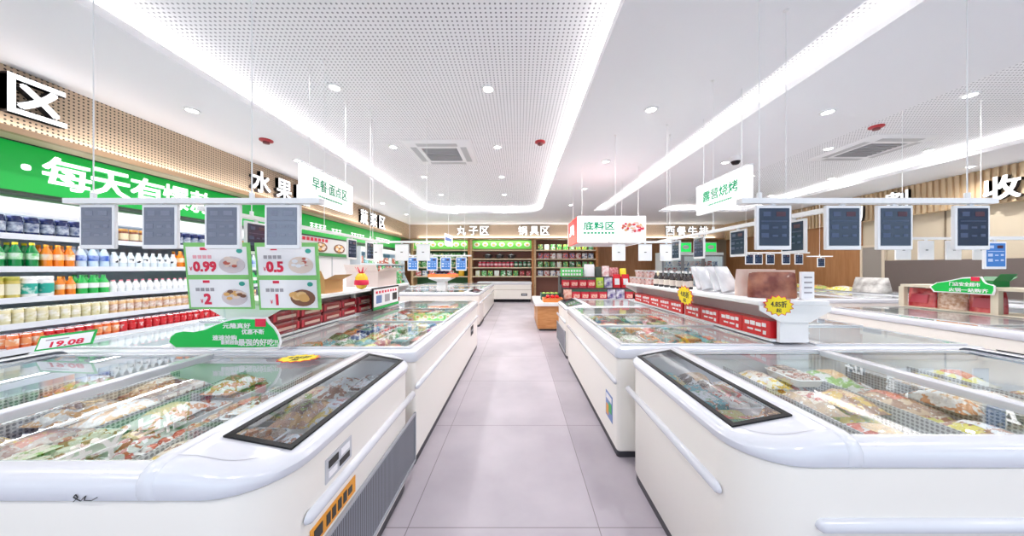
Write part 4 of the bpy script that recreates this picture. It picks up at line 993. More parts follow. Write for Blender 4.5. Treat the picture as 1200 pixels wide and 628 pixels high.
# small hanging flag at the back
t = thing('hanging_flag', 'small white and blue hanging card over second left island', 'sign', (X(525, 6.5), 6.5, Z(288, 6.5)))
MB().prism([(X(521, 6.5), 6.5, Z(287, 6.5)), (X(529, 6.5), 6.6, Z(289, 6.5)), (X(529, 6.5), 6.6, Z(276, 6.5)), (X(521, 6.5), 6.5, Z(273, 6.5))], (0, .01, 0)).build('card', LIGHTBOX, t)
MB().prism([(X(522, 6.5), 6.497, Z(281.5, 6.5)), (X(528, 6.5), 6.585, Z(283, 6.5)), (X(528, 6.5), 6.585, Z(279.5, 6.5)), (X(522, 6.5), 6.497, Z(277.5, 6.5))], (0, -.004, 0)).build('lettering', BLU, t)
MB().tube((X(525, 6.5), 6.55, Z(275, 6.5)), (X(525, 6.5), 6.55, REC), .004, 6).build('rod', RODM, t)

# ------------------------------------------------------------------ left coolers
SHELFW = mat('cooler_white', (.72, .78, .84), .3); COOLIN = mat('cooler_inside', (.55, .62, .68), .45); COOLED = mat('cooler_edge', (.70, .74, .80), .25)
CLZ = [.62, .85, 1.10, 1.405, 1.73]; CXF = [-4.78, -4.86, -4.90, -4.93, -4.95]
def cooler(label, y0, y1, zs, xf, inside, name='display_cooler'):
    t = thing(name, label, 'cooler', (-5.25, (y0+y1)/2, 0))
    MB().box(-5.70, -5.58, y0, y1, .0, 2.10).build('back_panel', inside, t)
    MB().box(-5.58, -4.70, y0, y1, .10, zs[0]-.14).build('base', CREAM, t, bevel=.01); MB().box(-5.56, -4.75, y0+.03, y1-.03, 0, .10).build('plinth', DARK, t)
    for yy in (y0, y1-.04): MB().prism([(-5.58, yy, zs[0]-.14), (-4.72, yy, zs[0]-.14), (-4.72, yy, zs[0]+.03), (-4.95, yy, zs[0]+.5), (-4.95, yy, 2.10), (-5.58, yy, 2.10)], (0, .04, 0)).build('side_panel', SHELFW, t)
    P = [(-5.58, 1.98), (-5.05, 1.945), (-4.97, 1.93), (-4.94, 1.965), (-4.96, 2.06), (-5.02, 2.10), (-5.58, 2.10)]
    MB().prism([(x, y0+.04, z) for x, z in P], (0, y1-y0-.08, 0)).build('canopy', mat('canopy_white', (.86, .88, .92), .25, emit=(.9, .95, 1), estr=.25), t)
    for z, x in zip(zs, xf):
        s_ = MB().box(-5.58, x-.02, y0+.04, y1-.04, z-.025, z).build('shelf', SHELFW, t)
        MB().box(x-.02, x, y0+.04, y1-.04, z-.045, z+.012).build('price_strip', COOLED, s_, origin=t.location)
    for z in zs[1:]: area('cooler_led', (-5.0, (y0+y1)/2, z-.06), .03, (y1-y0)*.9, 3.0*(y1-y0)/4.6, (0, math.radians(-25), 0), (.92, .97, 1))
    area('cooler_led', (-5.02, (y0+y1)/2, 1.925), .05, (y1-y0)*.9, 4*(y1-y0)/4.6, (0, math.radians(-15), 0), (.92, .97, 1))
    return t
cooler('long open drinks cooler with five lit shelves along left wall', 1.5, 6.0, CLZ, CXF, COOLIN)
def B(name, cols, h, r, cap=None, lab=None, kind='bottle'):
    body = cols
    if kind == 'can':
        return bottle(name, [(r*.85, 0), (r, .008), (r, h-.012), (r*.86, h)], body, ALU, [(r*.84, h), (r*.84, h+.003)], lab, [(r+.0008, h*.25), (r+.0008, h*.75)], 'can')
    if kind == 'jar':
        return bottle(name, [(r*.95, 0), (r, .01), (r, h*.78), (r*.9, h*.84)], body, cap, [(r*.95, h*.84), (r*.95, h), (r*.9, h+.004)], lab, [(r+.0008, h*.18), (r+.0008, h*.68)], 'jar')
    return bottle(name, [(r*.9, 0), (r, .012), (r*.96, h*.3), (r, h*.62), (r*.42, h*.86), (r*.36, h*.92)], body, cap, [(r*.42, h*.91), (r*.42, h*.99), (r*.38, h)], lab, [(r+.0008, h*.32), (r+.0008, h*.58)], 'bottle')
gm = lambda n, c: mat(n, c, .12, coat=.6)
CW = mat('cap_white', (.8, .8, .8), .4); CYl = mat('cap_yellow', (.85, .7, .02), .4); CBl = mat('cap_blue', (.05, .15, .55), .4)
LBW = mat('label_white', (.82, .83, .84), .4)
K = {
 'navy': B('navy_tub', gm('navy', (.01, .02, .09)), .185, .045, mat('cap_navy', (.012, .02, .10), .4), noise_mat('label_dairy', (.55, .60, .66), (.03, .06, .18), 22, .4), 'jar'),
 'brown': B('brown_tub', gm('brownjar', (.20, .06, .04)), .16, .042, mat('cap_amber', (.5, .25, .05), .4), mat('label_buff', (.75, .65, .45), .4), 'jar'),
 'green': B('green_soda_bottle', gm('soda_green', (.0, .22, .05)), .25, .040, CYl, noise_mat('label_lime', (.05, .5, .1), (.8, .85, .8), 20, .4)),
 'orange': B('orange_soda_bottle', gm('soda_orange', (.80, .22, .01)), .24, .039, mat('cap_orange', (.85, .35, .02), .4), noise_mat('label_orange', (.85, .45, .1), (.85, .75, .7), 20, .4)),
 'water': B('blue_label_water_bottle', gm('water', (.55, .68, .82)), .24, .042, CW, noise_mat('label_water', (.03, .10, .5), (.5, .62, .85), 16, .4)),
 'clear': B('clear_water_bottle', gm('clear', (.68, .76, .82)), .19, .038, CW, noise_mat('label_scribble', (.80, .83, .86), (.02, .02, .03), 16, .4, lo=.53, hi=.56)),
 'yellow': B('yellow_jar', gm('yellowjar', (.55, .45, .10)), .21, .047, mat('cap_olive', (.4, .38, .05), .4), mat('label_ivory', (.75, .72, .55), .4), 'jar'),
 'teal': B('white_tub_with_teal_label', gm('whitetub', (.8, .8, .8)), .21, .051, CW, noise_mat('label_teal', (.02, .38, .30), (.8, .85, .84), 10, .4, lo=.5, hi=.6), 'jar'),
 'sprite': B('light_green_bottle', gm('lightgreen', (.02, .45, .08)), .22, .042, mat('cap_green', (.02, .4, .08), .4), LBW),
 'milk': B('small_white_milk_bottle', gm('milkwhite', (.78, .80, .82)), .15, .034, mat('cap_pink', (.75, .25, .3), .4), noise_mat('label_milk', (.82, .84, .86), (.7, .2, .25), 18, .4, lo=.58, hi=.66)),
 'can': B('pale_yellow_can', gm('canyellow', (.72, .66, .42)), .145, .036, None, noise_mat('label_can', (.84, .82, .78), (.55, .5, .2), 18, .4), 'can'),
 'ocan': B('cream_and_orange_can', gm('canorange', (.72, .48, .25)), .145, .034, None, noise_mat('label_ocan', (.84, .80, .75), (.45, .2, .12), 20, .4), 'can'),
 'red': B('red_can', gm('canred', (.55, .015, .02)), .13, .034, None, noise_mat('label_redcan', (.6, .02, .03), (.75, .6, .6), 24, .4, lo=.55, hi=.62), 'can'),
 'rorange': B('red_orange_can', gm('canro', (.75, .16, .04)), .13, .034, None, noise_mat('label_rocan', (.75, .3, .12), (.8, .7, .6), 22, .4, lo=.5, hi=.6), 'can'),
}
LBL = {'navy': 'navy dairy tub with pale label on top cooler shelf', 'brown': 'brown jar with buff label on top cooler shelf', 'green': 'dark green soda bottle with yellow cap on second cooler shelf', 'orange': 'orange soda bottle on second cooler shelf',
 'water': 'water bottle with blue label on second cooler shelf', 'clear': 'clear water bottle with black scribble label on second cooler shelf', 'yellow': 'olive-capped yellow jar on the middle cooler shelf', 'teal': 'white tub with teal label on the middle cooler shelf', 'sprite': 'light green bottle with white label on the middle cooler shelf',
 'milk': 'small white milk bottle with pink cap on the middle cooler shelf', 'can': 'pale yellow can with silver lid on fourth cooler shelf', 'ocan': 'cream and orange can with silver lid on fourth cooler shelf', 'red': 'red can with silver lid on bottom cooler shelf', 'rorange': 'red-orange can with silver lid on bottom cooler shelf'}
def cy(px, xf): return -xf*F/(CX-px)
def stock(shelf, runs):
    z = CLZ[shelf]; xf = CXF[shelf]
    for k, a, b_, step in runs:
        ya, yb = cy(a, xf-.07), cy(b_, xf-.07); y = ya; n = max(1, round((yb-ya)/step)); st = (yb-ya)/n
        for i in range(n):
            lb = LBL[k]; g = k
            if k == 'orange' and shelf == 2: lb = 'orange soda bottle on the middle cooler shelf'
            for dep in (0, 1):
              if dep and k in ('navy', 'brown'): continue
              place(K[k], (xf-.08-dep*.115, ya+(i+.5)*st+dep*.02, z+.001), random.uniform(0, 6), lb+(', rear rank' if dep else ''), lb.replace('bottle', 'bottles').replace(' can ', ' cans ').replace(' jar ', ' jars ').replace(' tub ', ' tubs ')+(', rear rank' if dep else ''), sc=(1 if not (k == 'orange' and shelf == 2) else .86))
stock(4, [('navy', -14, 97, .105), ('brown', 97, 205, .10), ('navy', 205, 270, .105), ('brown', 270, 308, .10)])
stock(3, [('green', -14, 48, .089), ('orange', 48, 88, .089), ('water', 88, 129, .089), ('clear', 129, 207, .08), ('orange', 207, 240, .09), ('water', 240, 306, .1)])
stock(2, [('yellow', -16, 24, .112), ('teal', 24, 64, .115), ('orange', 64, 90, .09), ('sprite', 90, 128, .088), ('milk', 128, 240, .074), ('sprite', 240, 306, .1)])
stock(1, [('can', -20, 128, .078), ('ocan', 128, 300, .078)])
stock(0, [('rorange', 8, 52, .078), ('red', 52, 110, .078), ('rorange', 110, 140, .078), ('red', 140, 290, .08)])

# deli counter wall and rear cooler
t = thing('deli_poster', 'pale poster panel with three food pictures above the deli counter', 'poster', (-5.14, 8.0, 1.8))
MB().box(-5.2, -5.14, 6.2, 9.15, 1.80, 2.185).build('panel', mat('poster_grey', (.70, .68, .69), .5), t); MB().box(-5.2, -5.13, 6.2, 9.2, 1.72, 1.80).build('green_strip', mat('strip_green', (.03, .22, .05), .5), t)
mb = MB()
for i in range(8): mb.box(-5.14, -5.135, 6.95+i*.14, 7.05+i*.14, 2.08, 2.16)
mb.build('lettering', RED, t)
for yc in (6.85, 7.75, 8.55):
    mb = MB(); mb.prism([(-5.135, yc+p[0], 1.94+p[2]) for p in ell(0, 0, .26, .13)], (.003, 0, 0), 0)
    for i in range(7): a = i*.9; mb.prism([(-5.132, yc+.13*math.cos(a)+p[0], 1.95+.06*math.sin(a)+p[2]) for p in ell(0, 0, .07, .04, 9)], (.003+i*.0004, 0, 0), 1+i % 2)
    mb.build('food_picture', [FOODK, FOODW, FOODO], t)
t = thing('deli_counter', 'white deli wall unit with small notice below the poster', 'counter', (-5.3, 7.6, 0))
MB().box(-5.7, -5.2, 6.1, 9.2, .9, 1.72).build('back_panel', mat('deli_white', (.72, .70, .72), .4), t); MB().box(-5.7, -4.7, 6.1, 9.2, .0, .9).build('base', CREAM, t, bevel=.01)
MB().box(-5.2, -5.18, 7.2, 7.65, 1.30, 1.66, 0).box(-5.18, -5.175, 7.28, 7.57, 1.38, 1.56, 1).build('notice', [CARD, BLU], t)
for y in (6.75, 8.3): MB().box(-5.2, -5.19, y, y+.02, .92, 1.70).build('panel_joint', GREYM, t)
TEAL = noise_mat('rear_cooler_inside', (.05, .20, .26), (.30, .45, .55), 3, .4)
cooler('rear open cooler with blue-lit shelves beside back left corner', 9.35, 12.95, [.62, .95, 1.25, 1.55], [-4.78, -4.88, -4.92, -4.94], TEAL)
rb = pouch_proto('vegetable_bag', palette_mat('film_veg', [(.05, .30, .08), (.10, .42, .12), (.70, .75, .72), (.45, .10, .06), (.2, .45, .5)], [(.8, .85, .8), (.02, .2, .05)], .35, 9, .55), .24, .24, .12)
for sh, (z, xf) in enumerate(zip([.62, .95, 1.25, 1.55], [-4.88, -4.98, -5.02, -5.04])):
    for k in range(11): place(rb, (xf-.03, 9.6+k*.31, z+.001), PI/2, 'vegetable bag on shelf of the rear left cooler', 'vegetable bags in the rear left cooler')

# ------------------------------------------------------------------ back shelving
def back_bay(label, x0, x1, zs, back, y=13.12):
    t = thing('wall_shelf_unit', label, 'shelves', ((x0+x1)/2, 13.4, 0))
    MB().box(x0, x1, 13.66, 13.72, .0, 2.66).build('back_panel', back, t)
    for x in (x0, x1): MB().box(x-.045, x+.045, y, 13.66, 0, 2.66).build('upright', OAK if x == x1 else WOOD, t)
    for z in zs: MB().box(x0+.045, x1-.045, y+.02, 13.66, z-.05, z).build('shelf', mat('shelf_cream', srgb(222, 204, 172), .5), t)
    return t
bz = [Z(323.5, 13.12), Z(313, 13.12), Z(303, 13.12), Z(292.5, 13.12)]
GB = mat('back_green', (.04, .16, .05), .5); RB_ = mat('back_redbrown', (.25, .10, .07), .5)
bx = [X(483, 13.12), X(552, 13.12), X(627, 13.12), X(700, 13.12)]
back_bay('left bay of tall back shelves, left of pale wood upright', bx[0], bx[1]-.1, bz, GB)
back_bay('middle bay of tall back shelves behind the chest freezer', bx[1], bx[2]-.1, bz, RB_)
back_bay('right bay of tall back shelves behind the soup-base display', bx[2], bx[3], bz, RB_)
for i in range(3): area('shelf_fill', ((bx[i]+bx[i+1])/2, 13.12, 2.63), 2.2, .04, 13, (math.radians(-25), 0, 0), (1, .97, .9))  # added fill lamps that brighten the back bays, no fixture modelled
def topper(label, x0, x1, z0, z1):
    t = thing('lit_header_panel', label, 'sign', ((x0+x1)/2, 13.2, z0)); MB().box(x0, x1, 13.18, 13.22, z0, z1).build('panel', mat('topper_green', (.10, .42, .05), .4, emit=(.2, .6, .1), estr=.35), t)
    mb = MB(); n = 7
    for i in range(n):
        c = x0+(i+.5)*(x1-x0)/n; mb.prism([(c+p[0], 13.178, (z0+z1)/2+p[2]) for p in ell(0, .0, .13, .10, 14)], (0, -.004, 0), 0).prism([(c+p[0], 13.173, (z0+z1)/2+p[2]) for p in ell(0, .0, .07, .05, 10)], (0, -.003, 0), 1)
    mb.build('printed_bowl', [mat('bowl_white', (.8, .85, .75), .5), FOODO if x0 < -2 else GREENP], t)
topper('green lit panel printed with bowls atop the left back bay', bx[0]+.06, bx[1]-.16, bz[3]+.04, 2.62)
topper('green lit panel printed with bowls atop the middle back bay', bx[1]+.06, bx[2]-.16, bz[3]+.04, 2.62)
can_r = bottle('red_tin', [(.075, 0), (.08, .01), (.08, .22), (.07, .23)], gm('tinred', (.55, .03, .07)), ALU, [(.068, .23), (.068, .24)], mat('label_rose', (.8, .5, .55), .4), [(.081, .07), (.081, .16)], 'tin', 10)
can_g = bottle('green_tin', [(.075, 0), (.08, .01), (.08, .22), (.07, .23)], gm('tingreen', (.03, .16, .08)), ALU, [(.068, .23), (.068, .24)], mat('label_sage', (.5, .6, .5), .4), [(.081, .07), (.081, .16)], 'tin', 10)
def pot():
    r = MB().lathe([(.12, 0), (.15, .03), (.16, .14), (.165, .15)], n=16).build('cooking_pot', mat('pot_black', (.03, .03, .035), .3)); tag(r, 'x', 'pot')
    MB().lathe([(.165, .15), (.12, .19), (.02, .21), (.02, .24), (.001, .245)], n=16).build('lid', mat('pot_lid', (.45, .47, .5), .2, .5), r); MB().box(-.22, -.16, -.03, .03, .11, .135).box(.16, .22, -.03, .03, .11, .135).build('handle', BLACK, r); return r
po = pot()
bagG = pouch_proto('green_pouch', palette_mat('film_backgreen', [(.05, .35, .08), (.10, .45, .10), (.75, .80, .75), (.04, .25, .10)], [(.8, .85, .8), (.7, .7, .1)], .35, 14, .55), .22, .24, .10)
bagP = pouch_proto('pink_pouch', palette_mat('film_backpink', [(.75, .60, .60), (.65, .15, .15), (.6, .65, .72), (.8, .78, .78)], [(.6, .1, .1), (.8, .8, .8), (.1, .2, .4)], .35, 12, .52), .24, .24, .12)
bagR = pouch_proto('red_pouch', palette_mat('film_backred', [(.55, .02, .03), (.65, .05, .04), (.4, .02, .03)], [(.8, .7, .6), (.1, .02, .02)], .35, 12, .56), .20, .22, .10)
YSH = 13.28
def row(p, label, group, z, x0, x1, step, sc=1):
    n = int((x1-x0)/step)
    for i in range(n): place(p, (x0+(i+.5)*(x1-x0)/n, YSH, z+.002), 0, label, group, sc=sc)
# left bay
row(bagG, 'green pouch on upper shelf of left back bay', 'green pouches, upper shelf of left back bay', bz[2], bx[0]+.08, bx[1]-.2, .25)
row(bagG, 'green pouch on third shelf of left back bay', 'green pouches, third shelf of left back bay', bz[1], bx[0]+.08, bx[1]-.2, .25)
row(bagP, 'pale pouch on lower shelf of left back bay', 'pale pouches, lower shelf of left back bay', bz[0], bx[0]+.08, bx[1]-.75, .26)
row(bottle('yellow_tub', [(.12, 0), (.13, .02), (.13, .24), (.12, .26)], gm('tubyellow', (.85, .5, .02)), CYl, [(.125, .26), (.125, .29)], None, None, 'tub', 12), 'round yellow tub on lower shelf of left back bay', 'yellow tubs in left back bay', bz[0], bx[1]-.7, bx[1]-.2, .28)
# middle bay
row(po, 'dark lidded cooking pot on upper shelf of middle back bay', 'cooking pots in middle back bay', bz[2], X(565, 13.2), X(606, 13.2), .46)
row(can_r, 'red tin on third shelf of middle back bay', 'red tins in middle back bay', bz[1], X(560, 13.2), X(602, 13.2), .168)
row(can_g, 'green tin on third shelf of middle back bay', 'green tins in middle back bay', bz[1], X(602, 13.2), X(623, 13.2), .168)
row(bagG, 'green pouch on lower shelf of middle back bay', 'green pouches, lower shelf of middle back bay', bz[0], X(556, 13.2), X(608, 13.2), .25)
row(bagR, 'red pouch on lower shelf of middle back bay', 'red pouches, lower shelf of middle back bay', bz[0], X(608, 13.2), X(623, 13.2), .21)
# right bay
for zi, nm in ((3, 'top'), (2, 'upper'), (1, 'third'), (0, 'lower')):
    row(bagP if zi in (2, 0) else bagG, '%s pouch on %s shelf of right back bay' % ('pale' if zi in (2, 0) else 'green', nm), 'pouches, %s shelf of right back bay' % nm, bz[zi], bx[2]+.1, bx[3]-.1, .27)
# glass-door fridge at right end of the back wall
t = thing('upright_fridge', 'wide white glass-door fridge against right part of back wall', 'fridge', (7.4, 13.0, 0))
fx0, fx1 = X(774, 12.6), X(846, 12.6)
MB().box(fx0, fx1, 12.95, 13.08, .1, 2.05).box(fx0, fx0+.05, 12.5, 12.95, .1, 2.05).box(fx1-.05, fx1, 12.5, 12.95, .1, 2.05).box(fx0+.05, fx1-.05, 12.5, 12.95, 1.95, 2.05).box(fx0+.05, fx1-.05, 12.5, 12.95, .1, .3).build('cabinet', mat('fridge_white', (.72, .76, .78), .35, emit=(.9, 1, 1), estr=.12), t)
MB().box(fx0+.03, fx1-.03, 12.53, 13.05, 0, .1).build('plinth', DARK, t)
for z in (.62, .92, 1.2, 1.48): MB().box(fx0+.05, fx1-.05, 12.55, 12.95, z-.02, z).build('shelf', SHELFW, t)
for i in range(3):
    w = (fx1-fx0)/3; a = fx0+i*w
    d = MB().plate(a+.01, a+w-.01, .32, 1.94, -.02, .02, [(a+.06, a+w-.06, .38, 1.88)]); d.v = [(x, 12.47+z, y) for x, y, z in d.v]
    dd = d.build('door', GREYM, t, smooth=0); MB().box(a+.06, a+w-.06, 12.468, 12.472, .38, 1.88).build('pane', WGLASS, dd, origin=t.location, smooth=0); MB().box(a+w-.05, a+w-.03, 12.42, 12.45, .9, 1.3).build('handle', ALU, dd, origin=t.location)
for z in (.62, .92, 1.2, 1.48):
    for k in range(10): place(bagP, (fx0+.2+k*(fx1-fx0-.4)/9, 12.75, z+.002), 0, 'pale pouch behind the glass of the wide fridge', 'pale pouches in the glass-door fridge', sc=.9)
for k, px in enumerate((803.5, 833)):
    t = thing('menu_screen', '%s green lit menu screen above the glass-door fridge' % ('left' if k == 0 else 'right'), 'screen', (X(px, 12.9), 12.9, 2.1))
    MB().box(X(px-7, 12.9), X(px+7, 12.9), 12.9, 12.95, 2.06, 2.52).build('housing', PAINT, t); MB().box(X(px-6, 12.9), X(px+6, 12.9), 12.893, 12.9, 2.10, 2.48).build('screen', mat('lit_green', (.02, .5, .1), .4, emit=(.02, .75, .12), estr=.6), t)
    MB().prism([(X(px, 12.9)+p[0], 12.892, 2.3+p[2]) for p in ell(0, 0, .14, .09)], (0, -.003, 0)).build('printed_bowl', CARD, t)

# ------------------------------------------------------------------ wooden display table with produce and soup bases
t = thing('display_table', 'orange wood display table with thick white top at end of aisle', 'table', (1.5, 7.3, 0))
MB().box(.42, 2.75, 6.64, 8.1, .05, .555).build('body', OAK, t); MB().box(.46, 2.7, 6.68, 8.06, 0, .05).build('plinth', DARK, t)
MB().box(.36, 2.8, 6.58, 8.16, .555, .635).build('top', PAINT, t, bevel=.008)
MB().box(.415, .42, 7.36, 7.368, .05, .55).box(1.2, 1.208, 6.634, 6.64, .05, .55).build('panel_joint', mat('joint_dark', (.2, .1, .05), .6), t)
TZ = .635
def crate(label, cx, cy, z, w, d, h, m, name='fruit_crate'):
    t = thing(name, label, 'crate', (cx, cy, z)); k = .012
    MB().box(cx-w/2, cx+w/2, cy-d/2, cy+d/2, z, z+k).build('base', m, t)
    for a in ((cx-w/2, cx+w/2, cy-d/2, cy-d/2+k), (cx-w/2, cx+w/2, cy+d/2-k, cy+d/2), (cx-w/2, cx-w/2+k, cy-d/2+k, cy+d/2-k), (cx+w/2-k, cx+w/2, cy-d/2+k, cy+d/2-k)): MB().box(a[0], a[1], a[2], a[3], z+k, z+h).build('side', m, t)
    return t
ORW = mat('orange_crate', (.78, .25, .06), .5)
def fruit(name, col, r, cat):
    o = MB().lathe([(.001, 0), (r*.6, r*.12), (r*.95, r*.55), (r, r*.95), (r*.85, r*1.45), (r*.4, r*1.75), (r*.1, r*1.7)], n=12).build(name, col, smooth=80); tag(o, 'x', cat)
    MB().lathe([(r*.12, r*1.65), (r*.05, r*1.95)], n=6).build('stem', mat('stem_green', (.10, .25, .04), .6), o); return o
tom = fruit('tomato', mat('tomato_red', (.72, .015, .02), .2, coat=.4), .042, 'tomato')
crate('orange crate of tomatoes on left front corner of the wooden table', .765, 6.80, TZ, .44, .34, .09, ORW)
for i in range(4):
    for j in range(3): place(tom, (.61+i*.103, 6.70+j*.10, TZ+.013), i+j, 'ripe red tomato in the lower layer of the orange crate', 'lower tomatoes in the orange crate')
for i in range(3):
    for j in range(2): place(tom, (.66+i*.103, 6.75+j*.10, TZ+.013+.066), i*2+j, 'ripe red tomato piled on top in the orange crate', 'upper tomatoes in the orange crate')
crate('dark green crate behind the tomatoes on the wooden table', .755, 7.25, TZ, .44, .34, .16, mat('crate_green', (.03, .10, .07), .5))
ap = fruit('green_apple', mat('apple_green', (.35, .5, .06), .25, coat=.4), .045, 'apple')
for i in range(4):
    for j in range(2): place(ap, (.605+i*.10, 7.17+j*.12, TZ+.09), i, 'green apple in the dark crate on wooden table', 'green apples in the dark crate', sc=1.1)
MB().box(.555, .955, 7.10, 7.40, TZ+.014, TZ+.088).build('crate_liner', mat('liner_paper', (.5, .45, .35), .7)).__setitem__('label', 'paper filling below green apples in the dark crate'); bpy.data.objects['crate_liner']['category'] = 'paper'
# tiered rack of soup-base pouches
t = thing('tiered_rack', 'dark three-step display rack of soup-base pouches on wooden table', 'rack', (1.75, 7.2, TZ))
st = [(6.78, 7.02, TZ+.03), (7.03, 7.27, .93), (7.28, 7.60, 1.19)]
for i, (a, b_, z) in enumerate(st): MB().box(1.02, 2.66, a, b_, z-.03, z).box(1.02, 2.66, b_-.01, b_, TZ, z-.03).build('step', DARK, t)
for x in (1.0, 2.66): MB().box(x, x+.02, 6.78, 7.6, TZ, .8).box(x, x+.02, 7.0, 7.6, .8, 1.0).box(x, x+.02, 7.27, 7.6, 1.0, 1.2).build('side_panel', DARK, t)
soup = pouch_proto('soup_base_pouch', mat('soup_red', (.60, .02, .04), .25, coat=.4), .20, .25, .08)
MB().prism([(-.098, -.026, .19), (.098, -.026, .19), (.094, -.006, .246), (-.094, -.006, .246)], (0, -.008, 0)).build('dark_top', mat('soup_top', (.01, .07, .04), .4), soup)
MB().prism([(-.07, -.042, .05), (.07, -.042, .05), (.07, -.026, .13), (-.07, -.026, .13)], (0, -.006, 0)).build('printed_label', noise_mat('soup_label', (.8, .6, .5), (.7, .1, .08), 26, .4), soup)
limep = pouch_proto('lime_pouch', mat('lime_film', (.42, .62, .05), .3), .19, .24, .08, lab=noise_mat('lime_label', (.8, .8, .3), (.05, .2, .05), 20, .4))
redp = pouch_proto('tall_red_pouch', mat('vred', (.72, .01, .02), .3), .19, .32, .08, lab=mat('label_white', (.82, .83, .84), .4))
purp = pouch_proto('purple_pouch', noise_mat('purple_film', (.10, .06, .25), (.7, .7, .75), 12, .3), .20, .24, .08)
brickp = pouch_proto('salmon_pouch', noise_mat('salmon_film', (.65, .22, .15), (.8, .6, .5), 16, .3), .20, .24, .08)
for i in range(8):
    x = 1.125+i*.203
    for k in (0, 1):
        p = soup
        if k == 0 and i == 0: p, lb, g = brickp, 'salmon-coloured pouch at left end of rack bottom step', None
        elif k == 1 and i == 4: p, lb, g = limep, 'lime green pouch on the middle rack step', None
        elif k == 1 and i >= 6: p, lb, g = redp, 'tall plain red pouch at right end of the middle rack step', 'tall red pouches on the rack'
        elif k == 0 and i in (5, 6): p, lb, g = purp, 'purple and white pouch on bottom rack step', 'purple pouches on the rack'
        elif k == 1 and i == 5: p, lb, g = purp, 'purple and white pouch on middle rack step', None
        else: lb, g = 'red soup-base pouch with dark top on %s rack step' % ('bottom' if k == 0 else 'middle'), 'soup-base pouches, %s step' % ('bottom' if k == 0 else 'middle')
        place(p, (x, (6.90, 7.15)[k], st[k][2]+.001), 0, lb, g)
t = thing('box_sign', 'bright green lettered box sign on top step of the rack', 'sign', (X(669, 7.4), 7.4, 1.19))
MB().box(X(657.5, 7.3), X(683, 7.3), 7.30, 7.42, 1.191, 1.191+.20).build('body', mat('neon_green', (.10, .62, .14), .4), t)
mb = MB()
for r in range(2):
    for i in range(7): a = X(659, 7.3)+i*.068; mb.box(a, a+.045, 7.294, 7.30, 1.22+r*.085, 1.27+r*.085)
mb.build('lettering', CARD, t)
tops = [('white_sack', mat('sack_white', (.75, .74, .76), .5), .27, .30, 'bulging white sack on the top rack step', 690.3), ('dark_jar_pouch', mat('darkpouch', (.05, .06, .05), .3), .16, .24, 'black pouch on the top rack step', 701), ('rose_pouch', noise_mat('rosef', (.7, .35, .35), (.85, .8, .8), 14, .3), .18, .26, 'pale rose pouch on the top rack step', 709.5), ('crimson_pouch', noise_mat('crimf', (.4, .02, .04), (.6, .3, .3), 18, .3), .24, .22, 'crimson pouch on the top rack step', 719), ('yellow_pouch', mat('yelp', (.85, .72, .02), .3), .16, .20, 'yellow pouch on the top rack step', 729.8)]
for nm, m, w, h, lb, px in tops: place(pouch_proto(nm, m, w, h, .1), (X(px, 7.38), 7.38, 1.191), 0, lb)
bq = pouch_proto('cream_loaf_bag', noise_mat('loaf', (.78, .66, .50), (.6, .5, .3), 9, .4), .3, .2, .14); place(bq, (XMR+.08, 4.86, 1.151), 0, 'round cream bag at far end of the right island shelf')

# pedestal with fruit tray on the second left island
px0 = X(519, 7.6); t = thing('fruit_pedestal', 'white pedestal with flared top standing on second left island', 'pedestal', (px0, 7.55, .83))
MB().box(px0-.11, px0+.11, 7.44, 7.66, .832, 1.06).build('column', PAINT, t); MB().rings([[(px0+sx*w, 7.55+sy*w, z) for sx, sy in ((-1, -1), (1, -1), (1, 1), (-1, 1))] for w, z in ((.11, 1.06), (.27, 1.14), (.27, 1.17))], 0, True, False, True).build('top', PAINT, t)
crate('orange fruit tray on the white pedestal', px0+.03, 7.55, 1.171, .66, .46, .08, ORW, 'fruit_tray')
dk = fruit('plum', mat('plum_dark', (.03, .02, .06), .3), .05, 'plum'); rdp = fruit('red_apple', mat('apple_red', (.65, .03, .02), .25, coat=.4), .05, 'apple')
for i in range(6):
    for j in range(3):
        p = dk if 1 <= i <= 3 else rdp; place(p, (px0-.23+i*.104, 7.44+j*.11, 1.184), i, ('dark plum in the tray on the pedestal' if p is dk else 'red apple in the tray on the pedestal'), 'plums on the pedestal' if p is dk else 'red apples on the pedestal')
for i in range(3):
    for j in range(2): place(dk, (px0-.11+i*.104, 7.50+j*.11, 1.266), i, 'dark plum heaped on top in the pedestal tray', 'upper plums on the pedestal')

# goods on the island beyond the right aisle
t = thing('island_shelf', 'cream open shelf with posts on island beyond right aisle', 'shelf', (5.85, 3.3, .836))
SC = mat('shelf_beige', srgb(206, 196, 176), .5)
MB().box(5.62, 6.08, 2.2, 4.4, 1.13, 1.165).build('top_board', SC, t); MB().box(5.62, 6.08, 2.2, 4.4, .838, .850).build('bottom_board', SC, t)
for y in (2.22, 3.50, 4.36): MB().box(5.62, 5.68, y, y+.06, .85, 1.13).build('post', SC, t); MB().box(6.02, 6.08, y, y+.06, .85, 1.13).build('post', SC, t)
for k, y in enumerate((2.45, 2.72, 2.99, 3.27)): place(gp, (5.74, y, .851), -PI/2, 'green bag in near bay of shelf beyond right aisle', 'green bags on shelf beyond right aisle', sc=1.2)
sn = pouch_proto('red_snack_bag', noise_mat('redsnack', (.42, .015, .03), (.62, .12, .12), 8, .25, coat=.4), .30, .26, .12, lab=mat('label_faint', (.5, .06, .09), .3))
for k, y in enumerate((3.68, 4.275)): place(sn, (5.78, y, .851), -PI/2, '%s glossy red snack bag in far bay of shelf beyond right aisle' % ('nearer' if k == 0 else 'farther'))
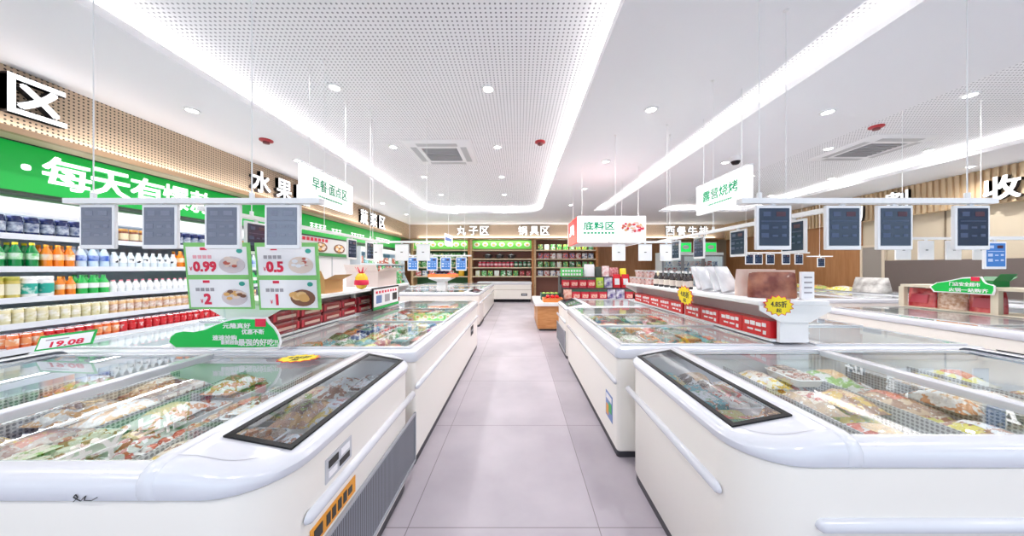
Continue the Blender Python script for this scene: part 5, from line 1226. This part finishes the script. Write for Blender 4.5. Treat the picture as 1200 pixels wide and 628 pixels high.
sn2 = pouch_proto('patterned_snack_bag', noise_mat('patsnack', (.45, .22, .12), (.75, .6, .5), 24, .3), .28, .25, .11); place(sn2, (5.78, 3.977, .851), -PI/2, 'brown patterned snack bag between two red ones beyond right aisle')
for k, y in enumerate((4.28, 4.12)): pass
gb2 = open_box('green_basket', 'dark green open box behind the cut-out sign beyond right aisle', 5.9, 3.78, 1.166, .2, .26, .07, mat('box_green', (.0, .16, .03), .5))
# grey blanket-wrapped goods and packs on the wall freezer
bw = pouch_proto('grey_bundle', noise_mat('bundle_grey', (.28, .26, .25), (.62, .6, .58), 7, .4), .7, .34, .4); place(bw, (8.2, 6.95, .839), -PI/2, 'grey wrapped bundle lying on freezer by the grey door')
fl = bag_proto('flat_green_pack', FILM_G, LABEL_A, .4, .6, .10, 'pack')
for k in range(5): place(fl, (8.25, 7.6+k*.68, .839), 0, 'flat pack lying on the wall freezer before the brown panelling', 'flat packs on the wall freezer')
# white tray on floor side of right aisle
t = thing('white_basket', 'white low plastic basket behind nearest right freezer', 'basket', (X(1030, 2.9), 2.9, 0))

bpy.data.objects.remove(t)

# ------------------------------------------------------------------ camera, world, view
cam = bpy.data.cameras.new('camera'); co = bpy.data.objects.new('camera', cam); COL.objects.link(co)
co.location = (0, 0, EYE); co.rotation_euler = (PI/2, 0, 0); cam.sensor_width = 36; cam.lens = F/1200*36; cam.shift_x = -(CX-600)/1200; cam.clip_start = .02
scn.camera = co
w = bpy.data.worlds.new('world'); scn.world = w; w.use_nodes = True
bg = w.node_tree.nodes['Background']; bg.inputs[0].default_value = (.70, .84, 1, 1); bg.inputs[1].default_value = 1.3
scn.view_settings.view_transform = 'Standard'; scn.view_settings.look = 'None'; scn.view_settings.exposure = 0.50; scn.view_settings.gamma = 1; scn.view_settings.use_curve_mapping = False
c = scn.cycles; c.max_bounces = 8; c.diffuse_bounces = 6; c.glossy_bounces = 4; c.transparent_max_bounces = 16; c.use_denoising = True; c.caustics_reflective = False; c.caustics_refractive = False
for o in bpy.data.objects:
    if 'world' in o: del o['world']
